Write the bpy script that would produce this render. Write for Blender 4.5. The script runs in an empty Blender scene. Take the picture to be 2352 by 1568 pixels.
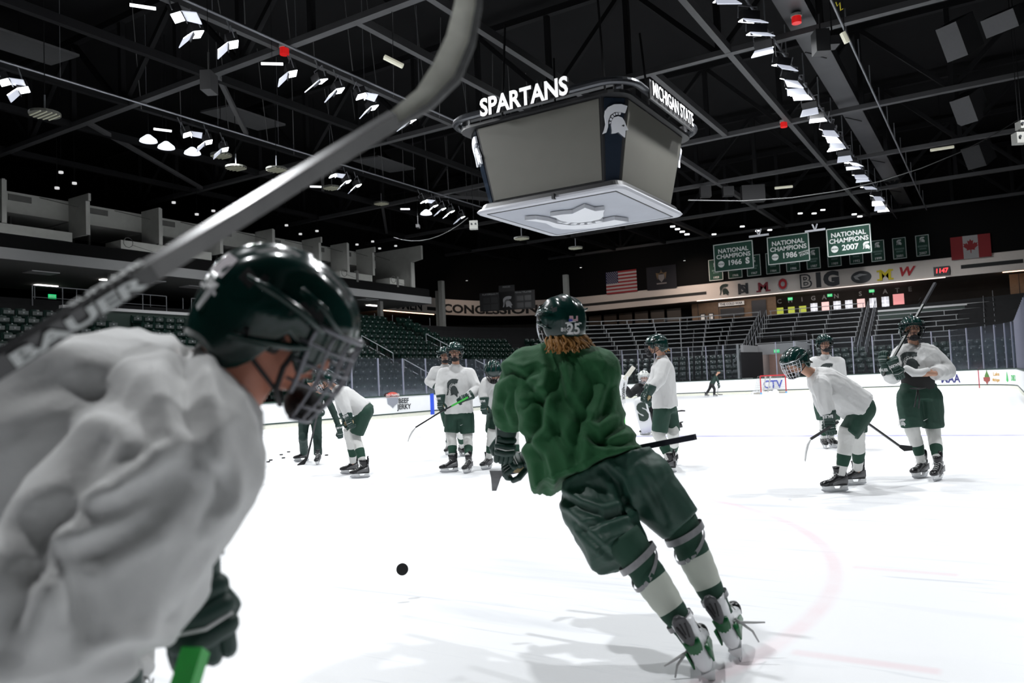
import bpy, math, random
import numpy as np
from mathutils import Vector, Matrix, noise
from mathutils.bvhtree import BVHTree
V = Vector
random.seed(7)
SC = bpy.context.scene
COL = SC.collection
# ---------------- camera ----------------
F_PX = 1803.15; PITCH = .05538; ROLL = -.043721; YAW = .551197
EYE = V((12.1152, -17.3289, 1.3422))
FW = V((-math.sin(YAW)*math.cos(PITCH), math.cos(YAW)*math.cos(PITCH), math.sin(PITCH)))
_r = V((math.cos(YAW), math.sin(YAW), 0)); _u = _r.cross(FW)
RT = _r*math.cos(ROLL) + _u*math.sin(ROLL); UP = -_r*math.sin(ROLL) + _u*math.cos(ROLL)
cam = bpy.data.cameras.new('camera'); camo = bpy.data.objects.new('camera', cam); COL.objects.link(camo)
m = Matrix((RT, UP, -FW)).transposed().to_4x4(); m.translation = EYE; camo.matrix_world = m
cam.sensor_width = 36; cam.lens = F_PX/2352*36; cam.clip_start = .05; cam.clip_end = 400
cam.dof.use_dof = True; cam.dof.focus_distance = 8.5; cam.dof.aperture_fstop = 2.8
SC.camera = camo
# ---------------- world, exposure ----------------
w = bpy.data.worlds.new('world'); SC.world = w; w.use_nodes = True
w.node_tree.nodes['Background'].inputs[0].default_value = (.6, .75, 1, 1)
w.node_tree.nodes['Background'].inputs[1].default_value = .004
SC.view_settings.view_transform = 'Standard'; SC.view_settings.look = 'None'
SC.view_settings.gamma = 1; SC.view_settings.exposure = 0.0; SC.view_settings.use_curve_mapping = False
SC.cycles.use_denoising = True; SC.cycles.max_bounces = 7; SC.cycles.diffuse_bounces = 4
SC.cycles.transparent_max_bounces = 24; SC.cycles.sample_clamp_indirect = 4
LIGHT_W = 235
# ---------------- projection helpers ----------------
def ray(x, y): return FW + RT*((x-1176)/F_PX) + UP*((784-y)/F_PX)
def D(x, y, Z): return EYE + ray(x, y)*Z                     # point on the pixel's ray at forward depth Z
def PLN(x, y, ax, val):                                      # where the pixel's ray meets an axis plane
    r = ray(x, y); return EYE + r*((val-EYE[ax])/r[ax])
def ICE(x, y): return PLN(x, y, 2, 0)
# ---------------- materials ----------------
MATS = {}
def mat(name, col, rough=.6, metal=0, emit=None, es=0, spec=.5, noise_amt=0, nscale=8, bump=0, bscale=30, alpha=1, coat=0, sheen=0, trans=0):
    if name in MATS: return MATS[name]
    m = bpy.data.materials.new(name); m.use_nodes = True; nt = m.node_tree; b = nt.nodes['Principled BSDF']
    b.inputs['Base Color'].default_value = (*col, 1); b.inputs['Roughness'].default_value = rough
    b.inputs['Metallic'].default_value = metal; b.inputs['Specular IOR Level'].default_value = spec
    b.inputs['Coat Weight'].default_value = coat; b.inputs['Coat Roughness'].default_value = .08
    b.inputs['Sheen Weight'].default_value = sheen
    if trans: b.inputs['Transmission Weight'].default_value = trans
    if emit: b.inputs['Emission Color'].default_value = (*emit, 1); b.inputs['Emission Strength'].default_value = es
    tc = nt.nodes.new('ShaderNodeTexCoord')
    if noise_amt:
        n = nt.nodes.new('ShaderNodeTexNoise'); n.inputs['Scale'].default_value = nscale; n.inputs['Detail'].default_value = 6
        nt.links.new(tc.outputs['Object'], n.inputs['Vector'])
        mx = nt.nodes.new('ShaderNodeMix'); mx.data_type = 'RGBA'
        mx.inputs[6].default_value = (*[c*(1-noise_amt) for c in col], 1); mx.inputs[7].default_value = (*[min(1, c*(1+noise_amt)) for c in col], 1)
        nt.links.new(n.outputs['Fac'], mx.inputs[0]); nt.links.new(mx.outputs[2], b.inputs['Base Color'])
    if bump:
        n = nt.nodes.new('ShaderNodeTexNoise'); n.inputs['Scale'].default_value = bscale; n.inputs['Detail'].default_value = 3
        nt.links.new(tc.outputs['Object'], n.inputs['Vector'])
        bp = nt.nodes.new('ShaderNodeBump'); bp.inputs['Strength'].default_value = bump; bp.inputs['Distance'].default_value = .02
        nt.links.new(n.outputs['Fac'], bp.inputs['Height']); nt.links.new(bp.outputs['Normal'], b.inputs['Normal'])
    MATS[name] = m; return m
def glass_mat():
    m = bpy.data.materials.new('rink_glass'); m.use_nodes = True; nt = m.node_tree; nt.nodes.clear()
    o = nt.nodes.new('ShaderNodeOutputMaterial'); t = nt.nodes.new('ShaderNodeBsdfTransparent'); t.inputs[0].default_value = (.93, .95, .96, 1)
    g = nt.nodes.new('ShaderNodeBsdfGlossy'); g.inputs['Roughness'].default_value = .12; g.inputs[0].default_value = (.8, .85, .95, 1)
    mx = nt.nodes.new('ShaderNodeMixShader'); fr = nt.nodes.new('ShaderNodeFresnel'); fr.inputs[0].default_value = 1.45
    df = nt.nodes.new('ShaderNodeBsdfDiffuse'); df.inputs[0].default_value = (.8, .82, .9, 1)
    mx2 = nt.nodes.new('ShaderNodeMixShader'); mx2.inputs[0].default_value = .006
    mu = nt.nodes.new('ShaderNodeMath'); mu.operation = 'MULTIPLY'; mu.inputs[1].default_value = .35; nt.links.new(fr.outputs[0], mu.inputs[0]); nt.links.new(mu.outputs[0], mx.inputs[0]); nt.links.new(t.outputs[0], mx.inputs[1]); nt.links.new(g.outputs[0], mx.inputs[2])
    nt.links.new(mx.outputs[0], mx2.inputs[1]); nt.links.new(df.outputs[0], mx2.inputs[2]); nt.links.new(mx2.outputs[0], o.inputs[0])
    MATS['rink_glass'] = m; return m
GLASS = glass_mat()
WHITE = mat('board_white', (.8, .81, .82), .45, noise_amt=.04, nscale=2)
KICK = mat('kickplate', (.72, .72, .62), .5, noise_amt=.1)
DARKG = mat('dark_green', (.004, .022, .014), .5)
BLACK = mat('black', (.006, .006, .007), .5)
BLK2 = mat('matte_black', (.004, .004, .004), .9, spec=.1)
STEEL = mat('aluminium', (.20, .205, .21), .38, .6)
RAIL = mat('rail_metal', (.22, .225, .24), .45, .5)
CONC = mat('concrete_dark', (.008, .008, .0085), .85, noise_amt=.4, nscale=1.5, spec=.2)
PANEL = mat('painted_concrete', (.30, .30, .28), .8, noise_amt=.12, nscale=3, spec=.2)
PANELD = mat('painted_block', (.09, .09, .085), .85, noise_amt=.15, nscale=3, spec=.2)
FASC = mat('fascia_paint', (.55, .50, .46), .8, noise_amt=.05, spec=.2)
BEAM = mat('beam_paint', (.045, .045, .047), .55, noise_amt=.2, nscale=3)
BEAMD = mat('beam_black', (.0035, .0035, .004), .8, spec=.2)
DECK = mat('roof_deck', (.006, .006, .0063), .9, noise_amt=.3, nscale=.6, spec=.1)
SEATM = mat('seat_plastic', (.0025, .0105, .0078), .25, spec=.5)
WOODM = mat('warm_wood', (.12, .07, .035), .6, noise_amt=.3, nscale=4)
LETW = mat('lit_letter', (.8, .8, .8), .4, emit=(1, 1, 1), es=.6)
SILV = mat('emblem_silver', (.62, .63, .66), .4, .2)
NAVY = mat('gloss_navy_panel', (.012, .017, .026), .12, coat=.6)
SCREEN = mat('led_screen_off', (.075, .073, .062), .6, noise_amt=.06, nscale=2.2)
GREENB = mat('banner_green', (.006, .042, .026), .8, noise_amt=.08)
PAPERW = mat('banner_white', (.62, .63, .62), .7)
INK = mat('ink_dark', (.012, .014, .018), .6)
# ---------------- mesh helpers ----------------
def basis(d, up=V((0, 0, 1))):
    d = V(d).normalized(); s = d.cross(up)
    if s.length < 1e-4: s = d.cross(V((0, 1, 0)))
    s.normalize(); return s, s.cross(d).normalized(), d          # right, up, forward
class MB:
    def __init__(s): s.v = []; s.f = []; s.mi = []
    def add(s, vs, fs, mi=0):
        n = len(s.v); s.v += [tuple(v) for v in vs]; s.f += [tuple(i+n for i in f) for f in fs]; s.mi += [mi]*len(fs); return s
    def box(s, c, d, R=None, mi=0):
        hx, hy, hz = d[0]/2, d[1]/2, d[2]/2; c = V(c)
        vs = [V((x, y, z)) for x in (-hx, hx) for y in (-hy, hy) for z in (-hz, hz)]
        if R is not None: vs = [R @ v for v in vs]
        return s.add([c+v for v in vs], [(0, 1, 3, 2), (4, 6, 7, 5), (0, 4, 5, 1), (2, 3, 7, 6), (0, 2, 6, 4), (1, 5, 7, 3)], mi)
    def bx(s, x0, x1, y0, y1, z0, z1, mi=0): return s.box(((x0+x1)/2, (y0+y1)/2, (z0+z1)/2), (x1-x0, y1-y0, z1-z0), None, mi)
    def bar(s, a, b, w, h, up=V((0, 0, 1)), mi=0):
        a = V(a); b = V(b); r, u, f = basis(b-a, up); R = Matrix((r, f, u)).transposed()
        return s.box((a+b)/2, (w, (b-a).length, h), R, mi)
    def loft(s, rings, mi=0, cap=True):                           # rings: lists of points, same count
        n = len(rings[0]); vs = [p for r in rings for p in r]; fs = []
        for i in range(len(rings)-1):
            for j in range(n):
                a = i*n+j; b = i*n+(j+1) % n; fs.append((a, b, b+n, a+n))
        if cap:
            fs.append(tuple(range(n-1, -1, -1))); k = (len(rings)-1)*n; fs.append(tuple(range(k, k+n)))
        return s.add(vs, fs, mi)
    def tube(s, pts, r, n=8, mi=0, cap=True):
        pts = [V(p) for p in pts]; rs = r if isinstance(r, (list, tuple)) else [r]*len(pts)
        rings = []; pu = None
        for i, p in enumerate(pts):
            t = (pts[min(i+1, len(pts)-1)]-pts[max(i-1, 0)]).normalized()
            if pu is None: a, b, _ = basis(t)
            else:
                b = (pu - t*pu.dot(t))
                b = b.normalized() if b.length > 1e-6 else basis(t)[1]
                a = t.cross(b).normalized()
            pu = b
            rings.append([p+a*math.cos(2*math.pi*k/n)*rs[i]+b*math.sin(2*math.pi*k/n)*rs[i] for k in range(n)])
        return s.loft(rings, mi, cap)
    def limb(s, pts, rs, n=14, mi=0):                             # tube with rounded ends
        P = [V(p) for p in pts]; a = (P[0]-P[1]).normalized(); b = (P[-1]-P[-2]).normalized()
        pp = [P[0]+a*rs[0]*q for q in (.98, .8, .45)] + P + [P[-1]+b*rs[-1]*q for q in (.45, .8, .98)]
        rr = [rs[0]*q for q in (.2, .6, .89)] + list(rs) + [rs[-1]*q for q in (.89, .6, .2)]
        return s.tube(pp, rr, n, mi)
    def ell(s, c, ax, ay, az, nu=16, nv=10, mi=0):                # ellipsoid with axis vectors
        c = V(c); ax = V(ax); ay = V(ay); az = V(az); rings = []
        for i in range(1, nv):
            t = math.pi*i/nv; rings.append([c+az*math.cos(t)+(ax*math.cos(2*math.pi*k/nu)+ay*math.sin(2*math.pi*k/nu))*math.sin(t) for k in range(nu)])
        n0 = len(s.v); s.loft(rings, mi, False); N = len(s.v); s.v += [tuple(c+az), tuple(c-az)]
        for k in range(nu):
            s.f.append((N, n0+(k+1) % nu, n0+k)); L = n0+(nv-2)*nu; s.f.append((N+1, L+k, L+(k+1) % nu)); s.mi += [mi, mi]
        return s
    def poly(s, pts, O, X, Y, t=0, mi=0):                         # 2D outline as a slab of thickness t along X x Y
        O = V(O); X = V(X); Y = V(Y); N = X.cross(Y).normalized(); n = len(pts)
        a = [O+X*p[0]+Y*p[1]+N*t for p in pts]; b = [O+X*p[0]+Y*p[1] for p in pts]
        from mathutils.geometry import tessellate_polygon
        tri = tessellate_polygon([[V((p[0], p[1], 0)) for p in pts]])
        fs = [tuple(q) for q in tri]
        if t: fs += [tuple(i+n for i in reversed(q)) for q in tri] + [(i, i+n, (i+1) % n+n, (i+1) % n) for i in range(n)]
        return s.add(a+(b if t else []), fs, mi)
    def text(s, body, O, X, Y, size, t=0, mi=0, bold=.0, align='CENTER', sx=1, fn=None, smi=None):
        vs, fs = text_geo(body, bold, align); O = V(O); X = V(X).normalized(); Y = V(Y).normalized(); N = X.cross(Y)
        if fn: P = [fn(v[0]*size*sx, v[1]*size) for v in vs]
        else: P = [O+X*v[0]*size*sx+Y*v[1]*size+N*(.004) for v in vs]
        if t and not fn:
            n = len(P); Q = [q+N*t for q in P]; ed = {}
            for f in fs:
                for i in range(len(f)):
                    e = (f[i], f[(i+1) % len(f)]); ed[e] = 1
            side = [(a, b, b+n, a+n) for (a, b) in ed if (b, a) not in ed]
            s.add(P+Q, [tuple(reversed(f)) for f in fs]+[tuple(i+n for i in f) for f in fs]+side, mi); s.mi[-len(side):] = [mi if smi is None else smi]*len(side)
        else: s.add(P, fs, mi)
        return s
    def mesh(s, name, mats, smooth=False):
        me = bpy.data.meshes.new(name); me.from_pydata(s.v, [], s.f)
        for m in (mats if isinstance(mats, (list, tuple)) else [mats]): me.materials.append(m)
        me.polygons.foreach_set('material_index', s.mi)
        if smooth: me.polygons.foreach_set('use_smooth', [True]*len(s.f))
        me.update(); return me
    def build(s, name, mats, parent=None, smooth=False):
        return link(name, s.mesh(name, mats, smooth), parent)
def link(name, data, parent=None, M=None):
    o = bpy.data.objects.new(name, data); COL.objects.link(o)
    if parent: o.parent = parent
    if M is not None: o.matrix_local = M
    return o
_tx = {}
def text_geo(body, bold, align):
    k = (body, bold, align)
    if k not in _tx:
        c = bpy.data.curves.new('t', 'FONT'); c.body = body; c.size = 1; c.offset = bold; c.align_x = align; c.align_y = 'CENTER'; c.resolution_u = 3
        o = bpy.data.objects.new('t', c); me = bpy.data.meshes.new_from_object(o)
        _tx[k] = ([tuple(v.co) for v in me.vertices], [tuple(p.vertices) for p in me.polygons])
        bpy.data.objects.remove(o); bpy.data.curves.remove(c); bpy.data.meshes.remove(me)
    return _tx[k]
def tag(o, label=None, cat=None, group=None, kind=None):
    if label: o['label'] = label
    if cat: o['category'] = cat
    if group: o['group'] = group
    if kind: o['kind'] = kind
    return o
def hang(o, p, z=18.39): b = MB(); p = V(p); b.tube([p-o.location, V((p.x, p.y, z))-o.location], .012, 4); return link('hanging_wire', b.mesh('hanging_wire', BEAMD), o)
def struct(o): o['kind'] = 'structure'; return o
def thing(name, loc, label, cat, group=None, M=None):
    o = bpy.data.objects.new(name, None); COL.objects.link(o); o.empty_display_size = .1
    if M is not None: o.matrix_world = M
    else: o.location = loc
    return tag(o, label, cat, group)
X_, Y_, Z_ = V((1, 0, 0)), V((0, 1, 0)), V((0, 0, 1))
# spartan style crested helmet emblem in a unit square
EMB_CREST = [(0, .1), (.05, .2), (.1, .38), (.05, .62), (.07, .78), (.19, .9), (.4, .985), (.68, 1), (.92, .95), (.84, .74), (.67, .765), (.44, .755), (.27, .66), (.19, .48), (.19, .3), (.13, .13), (.0, .085)]
EMB_HEAD = [(.34, .1), (.35, .2), (.31, .36), (.33, .5), (.42, .6), (.57, .635), (.72, .6), (.82, .5), (.88, .38), (.98, .23), (.87, .21), (.86, 0), (.6, .16), (.5, .12)]
EMB_RIBS = [[(.24, .40), (.27, .40), (.3, .45), (.25, .47)], [(.25, .5), (.32, .5), (.34, .55), (.27, .58)], [(.3, .61), (.37, .58), (.4, .62), (.34, .67)], [(.38, .69), (.43, .64), (.47, .66), (.43, .72)], [(.47, .73), (.5, .67), (.55, .68), (.54, .745)], [(.58, .75), (.6, .68), (.66, .68), (.68, .75)]]
EMB_EYE = [(.7, .35), (.78, .39), (.83, .37), (.8, .32)]
def emblem(mb, O, X, Y, size, t=.0, mi=0, eye=None, flip=False):
    O = V(O); X = V(X).normalized(); Y = V(Y).normalized()
    X2 = X*size*.85; Y2 = Y*size
    if flip: O = O + X2; X2 = -X2
    for P in [EMB_CREST, EMB_HEAD]+EMB_RIBS:
        if flip: P = P[::-1]
        mb.poly(P, O, X2, Y2, 0 if flip else t, mi)
    if eye is not None: mb.poly(EMB_EYE, O+X.cross(Y)*(t+.004), X2, Y2, 0, eye)
# ================= the ice =================
def ice_mat():
    m = bpy.data.materials.new('ice'); m.use_nodes = True; nt = m.node_tree; b = nt.nodes['Principled BSDF']; L = nt.links
    def N(t, **k):
        n = nt.nodes.new(t)
        for a, v in k.items(): setattr(n, a, v)
        return n
    g = N('ShaderNodeNewGeometry'); sx = N('ShaderNodeSeparateXYZ'); L.new(g.outputs['Position'], sx.inputs[0])
    def M(op, a, c=None, d=None):
        n = N('ShaderNodeMath', operation=op)
        for i, v in enumerate((a, c, d)):
            if v is None: continue
            if isinstance(v, (int, float)): n.inputs[i].default_value = v
            else: L.new(v, n.inputs[i])
        return n.outputs[0]
    X, Y = sx.outputs[0], sx.outputs[1]
    def near(v, c, wd, soft): return M('SUBTRACT', 1, M('SMOOTH_MIN', M('DIVIDE', M('MAXIMUM', M('SUBTRACT', M('ABSOLUTE', M('SUBTRACT', v, c)), wd), 0), soft), 1, 0))
    nz = N('ShaderNodeTexNoise'); nz.inputs['Scale'].default_value = 1.3; nz.inputs['Detail'].default_value = 8; nz.inputs['Roughness'].default_value = .65; L.new(g.outputs['Position'], nz.inputs['Vector'])
    def circ(cx, cy, r, wd=.025, soft=.05):
        d = M('SQRT', M('ADD', M('POWER', M('ABSOLUTE', M('SUBTRACT', X, cx)), 2), M('POWER', M('ABSOLUTE', M('SUBTRACT', Y, cy)), 2)))
        return near(d, r, wd, soft)
    red = circ(6.7, -12.45, 4.47)
    for cy in (-11.5, -13.36):
        for c in (11.5, 1.9): red = M('MAXIMUM', red, M('MULTIPLY', near(Y, cy, .02, .04), near(X, c, .3, .03)))
    red = M('MAXIMUM', red, M('MULTIPLY', circ(6.7, -12.45, 0, .28, .05), .6))
    red = M('MAXIMUM', red, M('MULTIPLY', circ(6.7, 1.8, 0, .28, .05), .6))
    red = M('MAXIMUM', red, M('MULTIPLY', near(Y, 34.75, .03, .03), .5))
    blu = M('MAXIMUM', near(Y, .1, .13, .06), M('MULTIPLY', near(Y, 15.3, .14, .05), .0))
    fade = M('ADD', M('MULTIPLY', nz.outputs['Fac'], .5), -.06)
    # skate cuts: stretched noise
    def streak(rot, s1, s2, lo, hi):
        mp = N('ShaderNodeMapping'); mp.inputs['Rotation'].default_value = (0, 0, rot); mp.inputs['Scale'].default_value = (s1, s2, 1); L.new(g.outputs['Position'], mp.inputs['Vector'])
        n = N('ShaderNodeTexNoise'); n.inputs['Scale'].default_value = 1; n.inputs['Detail'].default_value = 4; n.inputs['Distortion'].default_value = .6; L.new(mp.outputs[0], n.inputs['Vector'])
        r = N('ShaderNodeMapRange'); r.inputs[1].default_value = lo; r.inputs[2].default_value = hi; L.new(n.outputs['Fac'], r.inputs[0]); return r.outputs[0]
    st = M('MAXIMUM', M('MAXIMUM', streak(.5, .35, 3.2, .60, .74), streak(-.25, .3, 2.6, .62, .76)), M('MAXIMUM', streak(1.3, .9, 12, .64, .74), streak(.1, .8, 14, .65, .75)))
    c0 = N('ShaderNodeMix', data_type='RGBA'); c0.inputs[6].default_value = (.84, .85, .865, 1); c0.inputs[7].default_value = (.60, .62, .66, 1); L.new(M('MULTIPLY', st, .7), c0.inputs[0])
    c1 = N('ShaderNodeMix', data_type='RGBA'); c1.inputs[7].default_value = (.75, .30, .36, 1); L.new(c0.outputs[2], c1.inputs[6]); L.new(M('MULTIPLY', red, fade), c1.inputs[0])
    c2 = N('ShaderNodeMix', data_type='RGBA'); c2.inputs[7].default_value = (.12, .10, .5, 1); L.new(c1.outputs[2], c2.inputs[6]); L.new(M('MULTIPLY', blu, M('MULTIPLY', fade, 2.6)), c2.inputs[0])
    L.new(c2.outputs[2], b.inputs['Base Color']); b.inputs['Roughness'].default_value = .42; b.inputs['Specular IOR Level'].default_value = .35
    bp = N('ShaderNodeBump'); bp.inputs['Strength'].default_value = .12; bp.inputs['Distance'].default_value = .01
    n2 = N('ShaderNodeTexNoise'); n2.inputs['Scale'].default_value = 25; n2.inputs['Detail'].default_value = 5; L.new(g.outputs['Position'], n2.inputs['Vector']); L.new(n2.outputs['Fac'], bp.inputs['Height']); L.new(bp.outputs[0], b.inputs['Normal'])
    return m
ICEM = ice_mat()
HW, Y0R, Y1R, RR = 12.95, -22.9, 38.1, 8.53
def outline(d, y0=Y0R, n=10, right=True, yend=None):               # rink outline offset outward by d, from near left round the far end to near right
    P = [V((-HW-d, y, 0)) for y in np.linspace(y0, Y1R-RR, 9)]
    for i in range(1, n+1):
        a = math.pi - math.pi/2*i/n; P.append(V((-HW+RR+math.cos(a)*(RR+d), Y1R-RR+math.sin(a)*(RR+d), 0)))
    P += [V((-3.4, Y1R+d, 0)), V((.2, Y1R+d, 0))]
    for i in range(0, n+1):
        a = math.pi/2 - math.pi/2*i/n; P.append(V((HW-RR+math.cos(a)*(RR+d), Y1R-RR+math.sin(a)*(RR+d), 0)))
    P += [V((HW+d, y, 0)) for y in np.linspace(Y1R-RR, y0, 9)[1:]]
    return P
mb = MB(); n = 48
R = outline(.0, n=16); R += [V((HW, Y0R-6, 0)), V((-HW, Y0R-6, 0))]
mb.poly([(p.x, p.y) for p in R], (0, 0, 0), X_, Y_, 0)
mb.v = [(x, y, 0) for x, y, z in mb.v]; struct(mb.build('floor', ICEM))
def sweep_profile(prof, mats, name, cut=None, **k):            # prof: (offset d, z, material index)
    mb = MB(); rows = [[V((p.x, p.y, z)) for p in outline(d, **k)] for d, z, _ in prof]
    n = len(rows[0])
    for i in range(len(prof)-1):
        mb.add(rows[i]+rows[i+1], [(j, j+1, j+1+n, j+n) for j in range(n-1) if not (cut is not None and abs(rows[i][j].x+3.4) < .01 and prof[i+1][1] <= cut)], prof[i][2])
    return mb.build(name, mats)
# dasher boards: white face, dark stripe over a yellow-white kick plate, dark cap rail
bd = sweep_profile([(0, 0, 1), (0, .17, 2), (-.012, .175, 2), (-.012, .225, 2), (0, .23, 0), (0, 1.03, 2), (-.02, 1.03, 2), (-.02, 1.09, 2), (.14, 1.09, 2), (.14, 0, 2)], [WHITE, KICK, DARKG], 'dasher_boards', n=20)
tag(bd, 'white dasher boards with dark green cap rail running round the far end of the ice', 'rink boards')
def pt_on(s, d=0):                                                 # arc length from far-left corner start, along the far end
    q = math.pi/2*RR; e = 2*(HW-RR)
    if s < 0: return V((-HW-d, Y1R-RR+s, 0)), V((0, 1, 0))
    if s < q: a = math.pi-s/RR; c = V((-HW+RR, Y1R-RR, 0)); return c+V((math.cos(a), math.sin(a), 0))*(RR+d), V((math.sin(a), -math.cos(a), 0))
    if s < q+e: return V((-HW+RR+s-q, Y1R+d, 0)), V((1, 0, 0))
    if s < 2*q+e: a = math.pi/2-(s-q-e)/RR; c = V((HW-RR, Y1R-RR, 0)); return c+V((math.cos(a), math.sin(a), 0))*(RR+d), V((math.sin(a), -math.cos(a), 0))
    return V((HW+d, Y1R-RR-(s-2*q-e), 0)), V((0, -1, 0))
# glass panes with posts
q_ = math.pi/2*RR; tot = 2*q_+2*(HW-RR)
def pane(s0, s1, z1, post=True, thick=.06, grp='glass panes round the far boards', lab='clear glass pane on top of the dasher boards with a grey upright post'):
    a, ta = pt_on(s0, .05); b, tb = pt_on(s1, .05)
    t = thing('glass_pane', a+Z_*1.09, lab, 'glass pane', grp); mm = MB()
    d = b-a; mm.bar(Z_*((z1-1.09)/2), d+Z_*((z1-1.09)/2), .013, z1-1.09); mm.build('pane', GLASS, t)
    if post: MB().box((0, 0, (z1-1.09)/2), (thick, .05, z1-1.09), Matrix.Rotation(math.atan2(ta.y, ta.x), 3, 'Z')).build('post', mat('glass_post', (.2, .2, .25), .4, .3), t)
    return t
s = -22.0
while s < -.5: pane(s, s+1.83, 2.9, grp='glass panes along the far left side boards', lab='lower glass pane on the side boards in front of green seats'); s += 1.83
s = 0.0; k = 0
xs = list(np.arange(0, tot-.2, 1.22))
for i, s in enumerate(xs):
    P_, _ = pt_on(s)
    if -3.4 < P_.x < -.9 and P_.y > 38: continue
    pane(s, min(s+1.22, tot), 3.5)
s = tot
while s < tot+16: pane(s, s+1.22, 3.5, grp='glass panes along the near right side boards', lab='glass pane on the right side boards seen almost edge-on'); s += 1.22
# ================= seating bowl =================
NK = 14
prof = [(1.2, 0, 0), (1.2, .95, 0)]
for k in range(NK):
    z = .95+.40*k; prof += [(1.6+.8*k-.4, z, 0), (1.6+.8*k+.4, z, 0), (1.6+.8*k+.4, z+.40, 0)]
prof[-1] = (1.6+.8*(NK-1)+.4, prof[-2][1], 0); ZC = prof[-1][1]
prof += [(22, ZC, 0)]
rs = sweep_profile(prof, [CONC], 'floor_seating_bowl', cut=3.4, y0=-26, n=12); struct(rs)
# walls and roof
mb = MB(); mb.bx(-60, 60, -32, 74, 18.4, 18.7); struct(mb.build('ceiling', DECK))
mb = MB(); mb.bx(-60, 60, 66, 66.3, -.1, 18.4); struct(mb.build('wall_far', BLK2))
mb = MB(); mb.bx(-46.3, -46, -32, 66, -.1, 18.4); struct(mb.build('wall_left', BLK2))
mb = MB(); mb.bx(35, 35.3, -32, 66, -.1, 18.4); struct(mb.build('wall_right', BLK2))
mb = MB(); mb.bx(-46, 35, -32.3, -32, -.1, 18.4); struct(mb.build('wall_near', BLK2))
mb = MB(); mb.bx(-46, -12.9, -32, 66, -.3, -.02); mb.bx(12.96, 35, -32, 66, -.3, -.02); mb.bx(-13, 13, 38.1, 66, -.3, -.02); mb.bx(-13,13,-32,38.1,-.3,-.05); struct(mb.build('floor_base', CONC))
# concourse fascia: curved band from the left side round to the far end
def catmull(P, n=6):
    P = [V(p) for p in P]; out = []
    for i in range(len(P)-1):
        a, b, c, d = P[max(i-1, 0)], P[i], P[i+1], P[min(i+2, len(P)-1)]
        for k in range(n):
            t = k/n; out.append(.5*((2*b)+(c-a)*t+(2*a-5*b+4*c-d)*t*t+(3*b-a-3*c+d)*t**3))
    out.append(P[-1]); return out
FP = catmull([(-33.5, 22, 0), (-33.3, 32, 0), (-33.2, 40, 0), (-32.6, 45.5, 0), (-30.6, 50.3, 0), (-27.2, 53, 0), (-22.9, 54, 0), (-18, 54, 0), (-10, 54, 0), (0, 54, 0), (10, 54, 0), (22, 54, 0), (27, 52, 0), (31, 47, 0), (32.5, 38, 0)], 6)
FL = [0]
for i in range(1, len(FP)): FL.append(FL[-1]+(FP[i]-FP[i-1]).length)
def fpt(s, off=.0):
    s = max(0, min(s, FL[-1]-1e-3)); i = max(j for j in range(len(FL)) if FL[j] <= s); t = (s-FL[i])/(FL[i+1]-FL[i]); d = (FP[i+1]-FP[i]).normalized()
    return FP[i].lerp(FP[i+1], t) + V((d.y, -d.x, 0))*off, d
def s_of(x):                                                       # arc length on the straight far stretch at world x
    i = max(j for j in range(len(FP)-1) if FP[j].x <= x and FP[j].y > 50); return FL[i]+(x-FP[i].x)
def ribbon(z0, z1, d, name, m, s0=0, s1=None, parent=None, z0b=None):
    s1 = s1 or FL[-1]-.01; ss = np.linspace(s0, s1, max(2, int((s1-s0)/1.2))); mb = MB(); P = [fpt(s, d)[0] for s in ss]; n = len(P)
    mb.add([p+Z_*z0 for p in P]+[p+Z_*z1 for p in P], [(i, i+1, i+1+n, i+n) for i in range(n-1)]); return mb.build(name, m, parent)
f = ribbon(8.42, 9.95, 0, 'concourse_fascia', FASC); struct(f); f.name = 'trim_1'
f = ribbon(9.95, 18.4, .05, 'wall_upper_far', BLK2); struct(f)
# soffit under the fascia, back wall of the concourse
mb = MB(); P = [fpt(s)[0] for s in np.linspace(0, FL[-1]-.01, 60)]; Q = [p+V((-(FP[1]-FP[0]).x*0, 0, 0)) for p in P]
Q = [fpt(s, -5)[0] for s in np.linspace(0, FL[-1]-.01, 60)]; n = len(P)
mb.add([p+Z_*8.42 for p in P]+[p+Z_*8.42 for p in Q], [(i, i+1, i+1+n, i+n) for i in range(n-1)]); o = mb.build('ceiling_concourse', mat('soffit_paint', (.20, .17, .15), .8)); struct(o)
mb = MB(); mb.add([p+Z_*ZC for p in Q]+[p+Z_*8.42 for p in Q], [(i, i+1, i+1+n, i+n) for i in range(n-1)]); o = mb.build('wall_concourse', mat('conc_wall', (.035, .03, .026), .8, noise_amt=.4, nscale=1)); struct(o)
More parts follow.
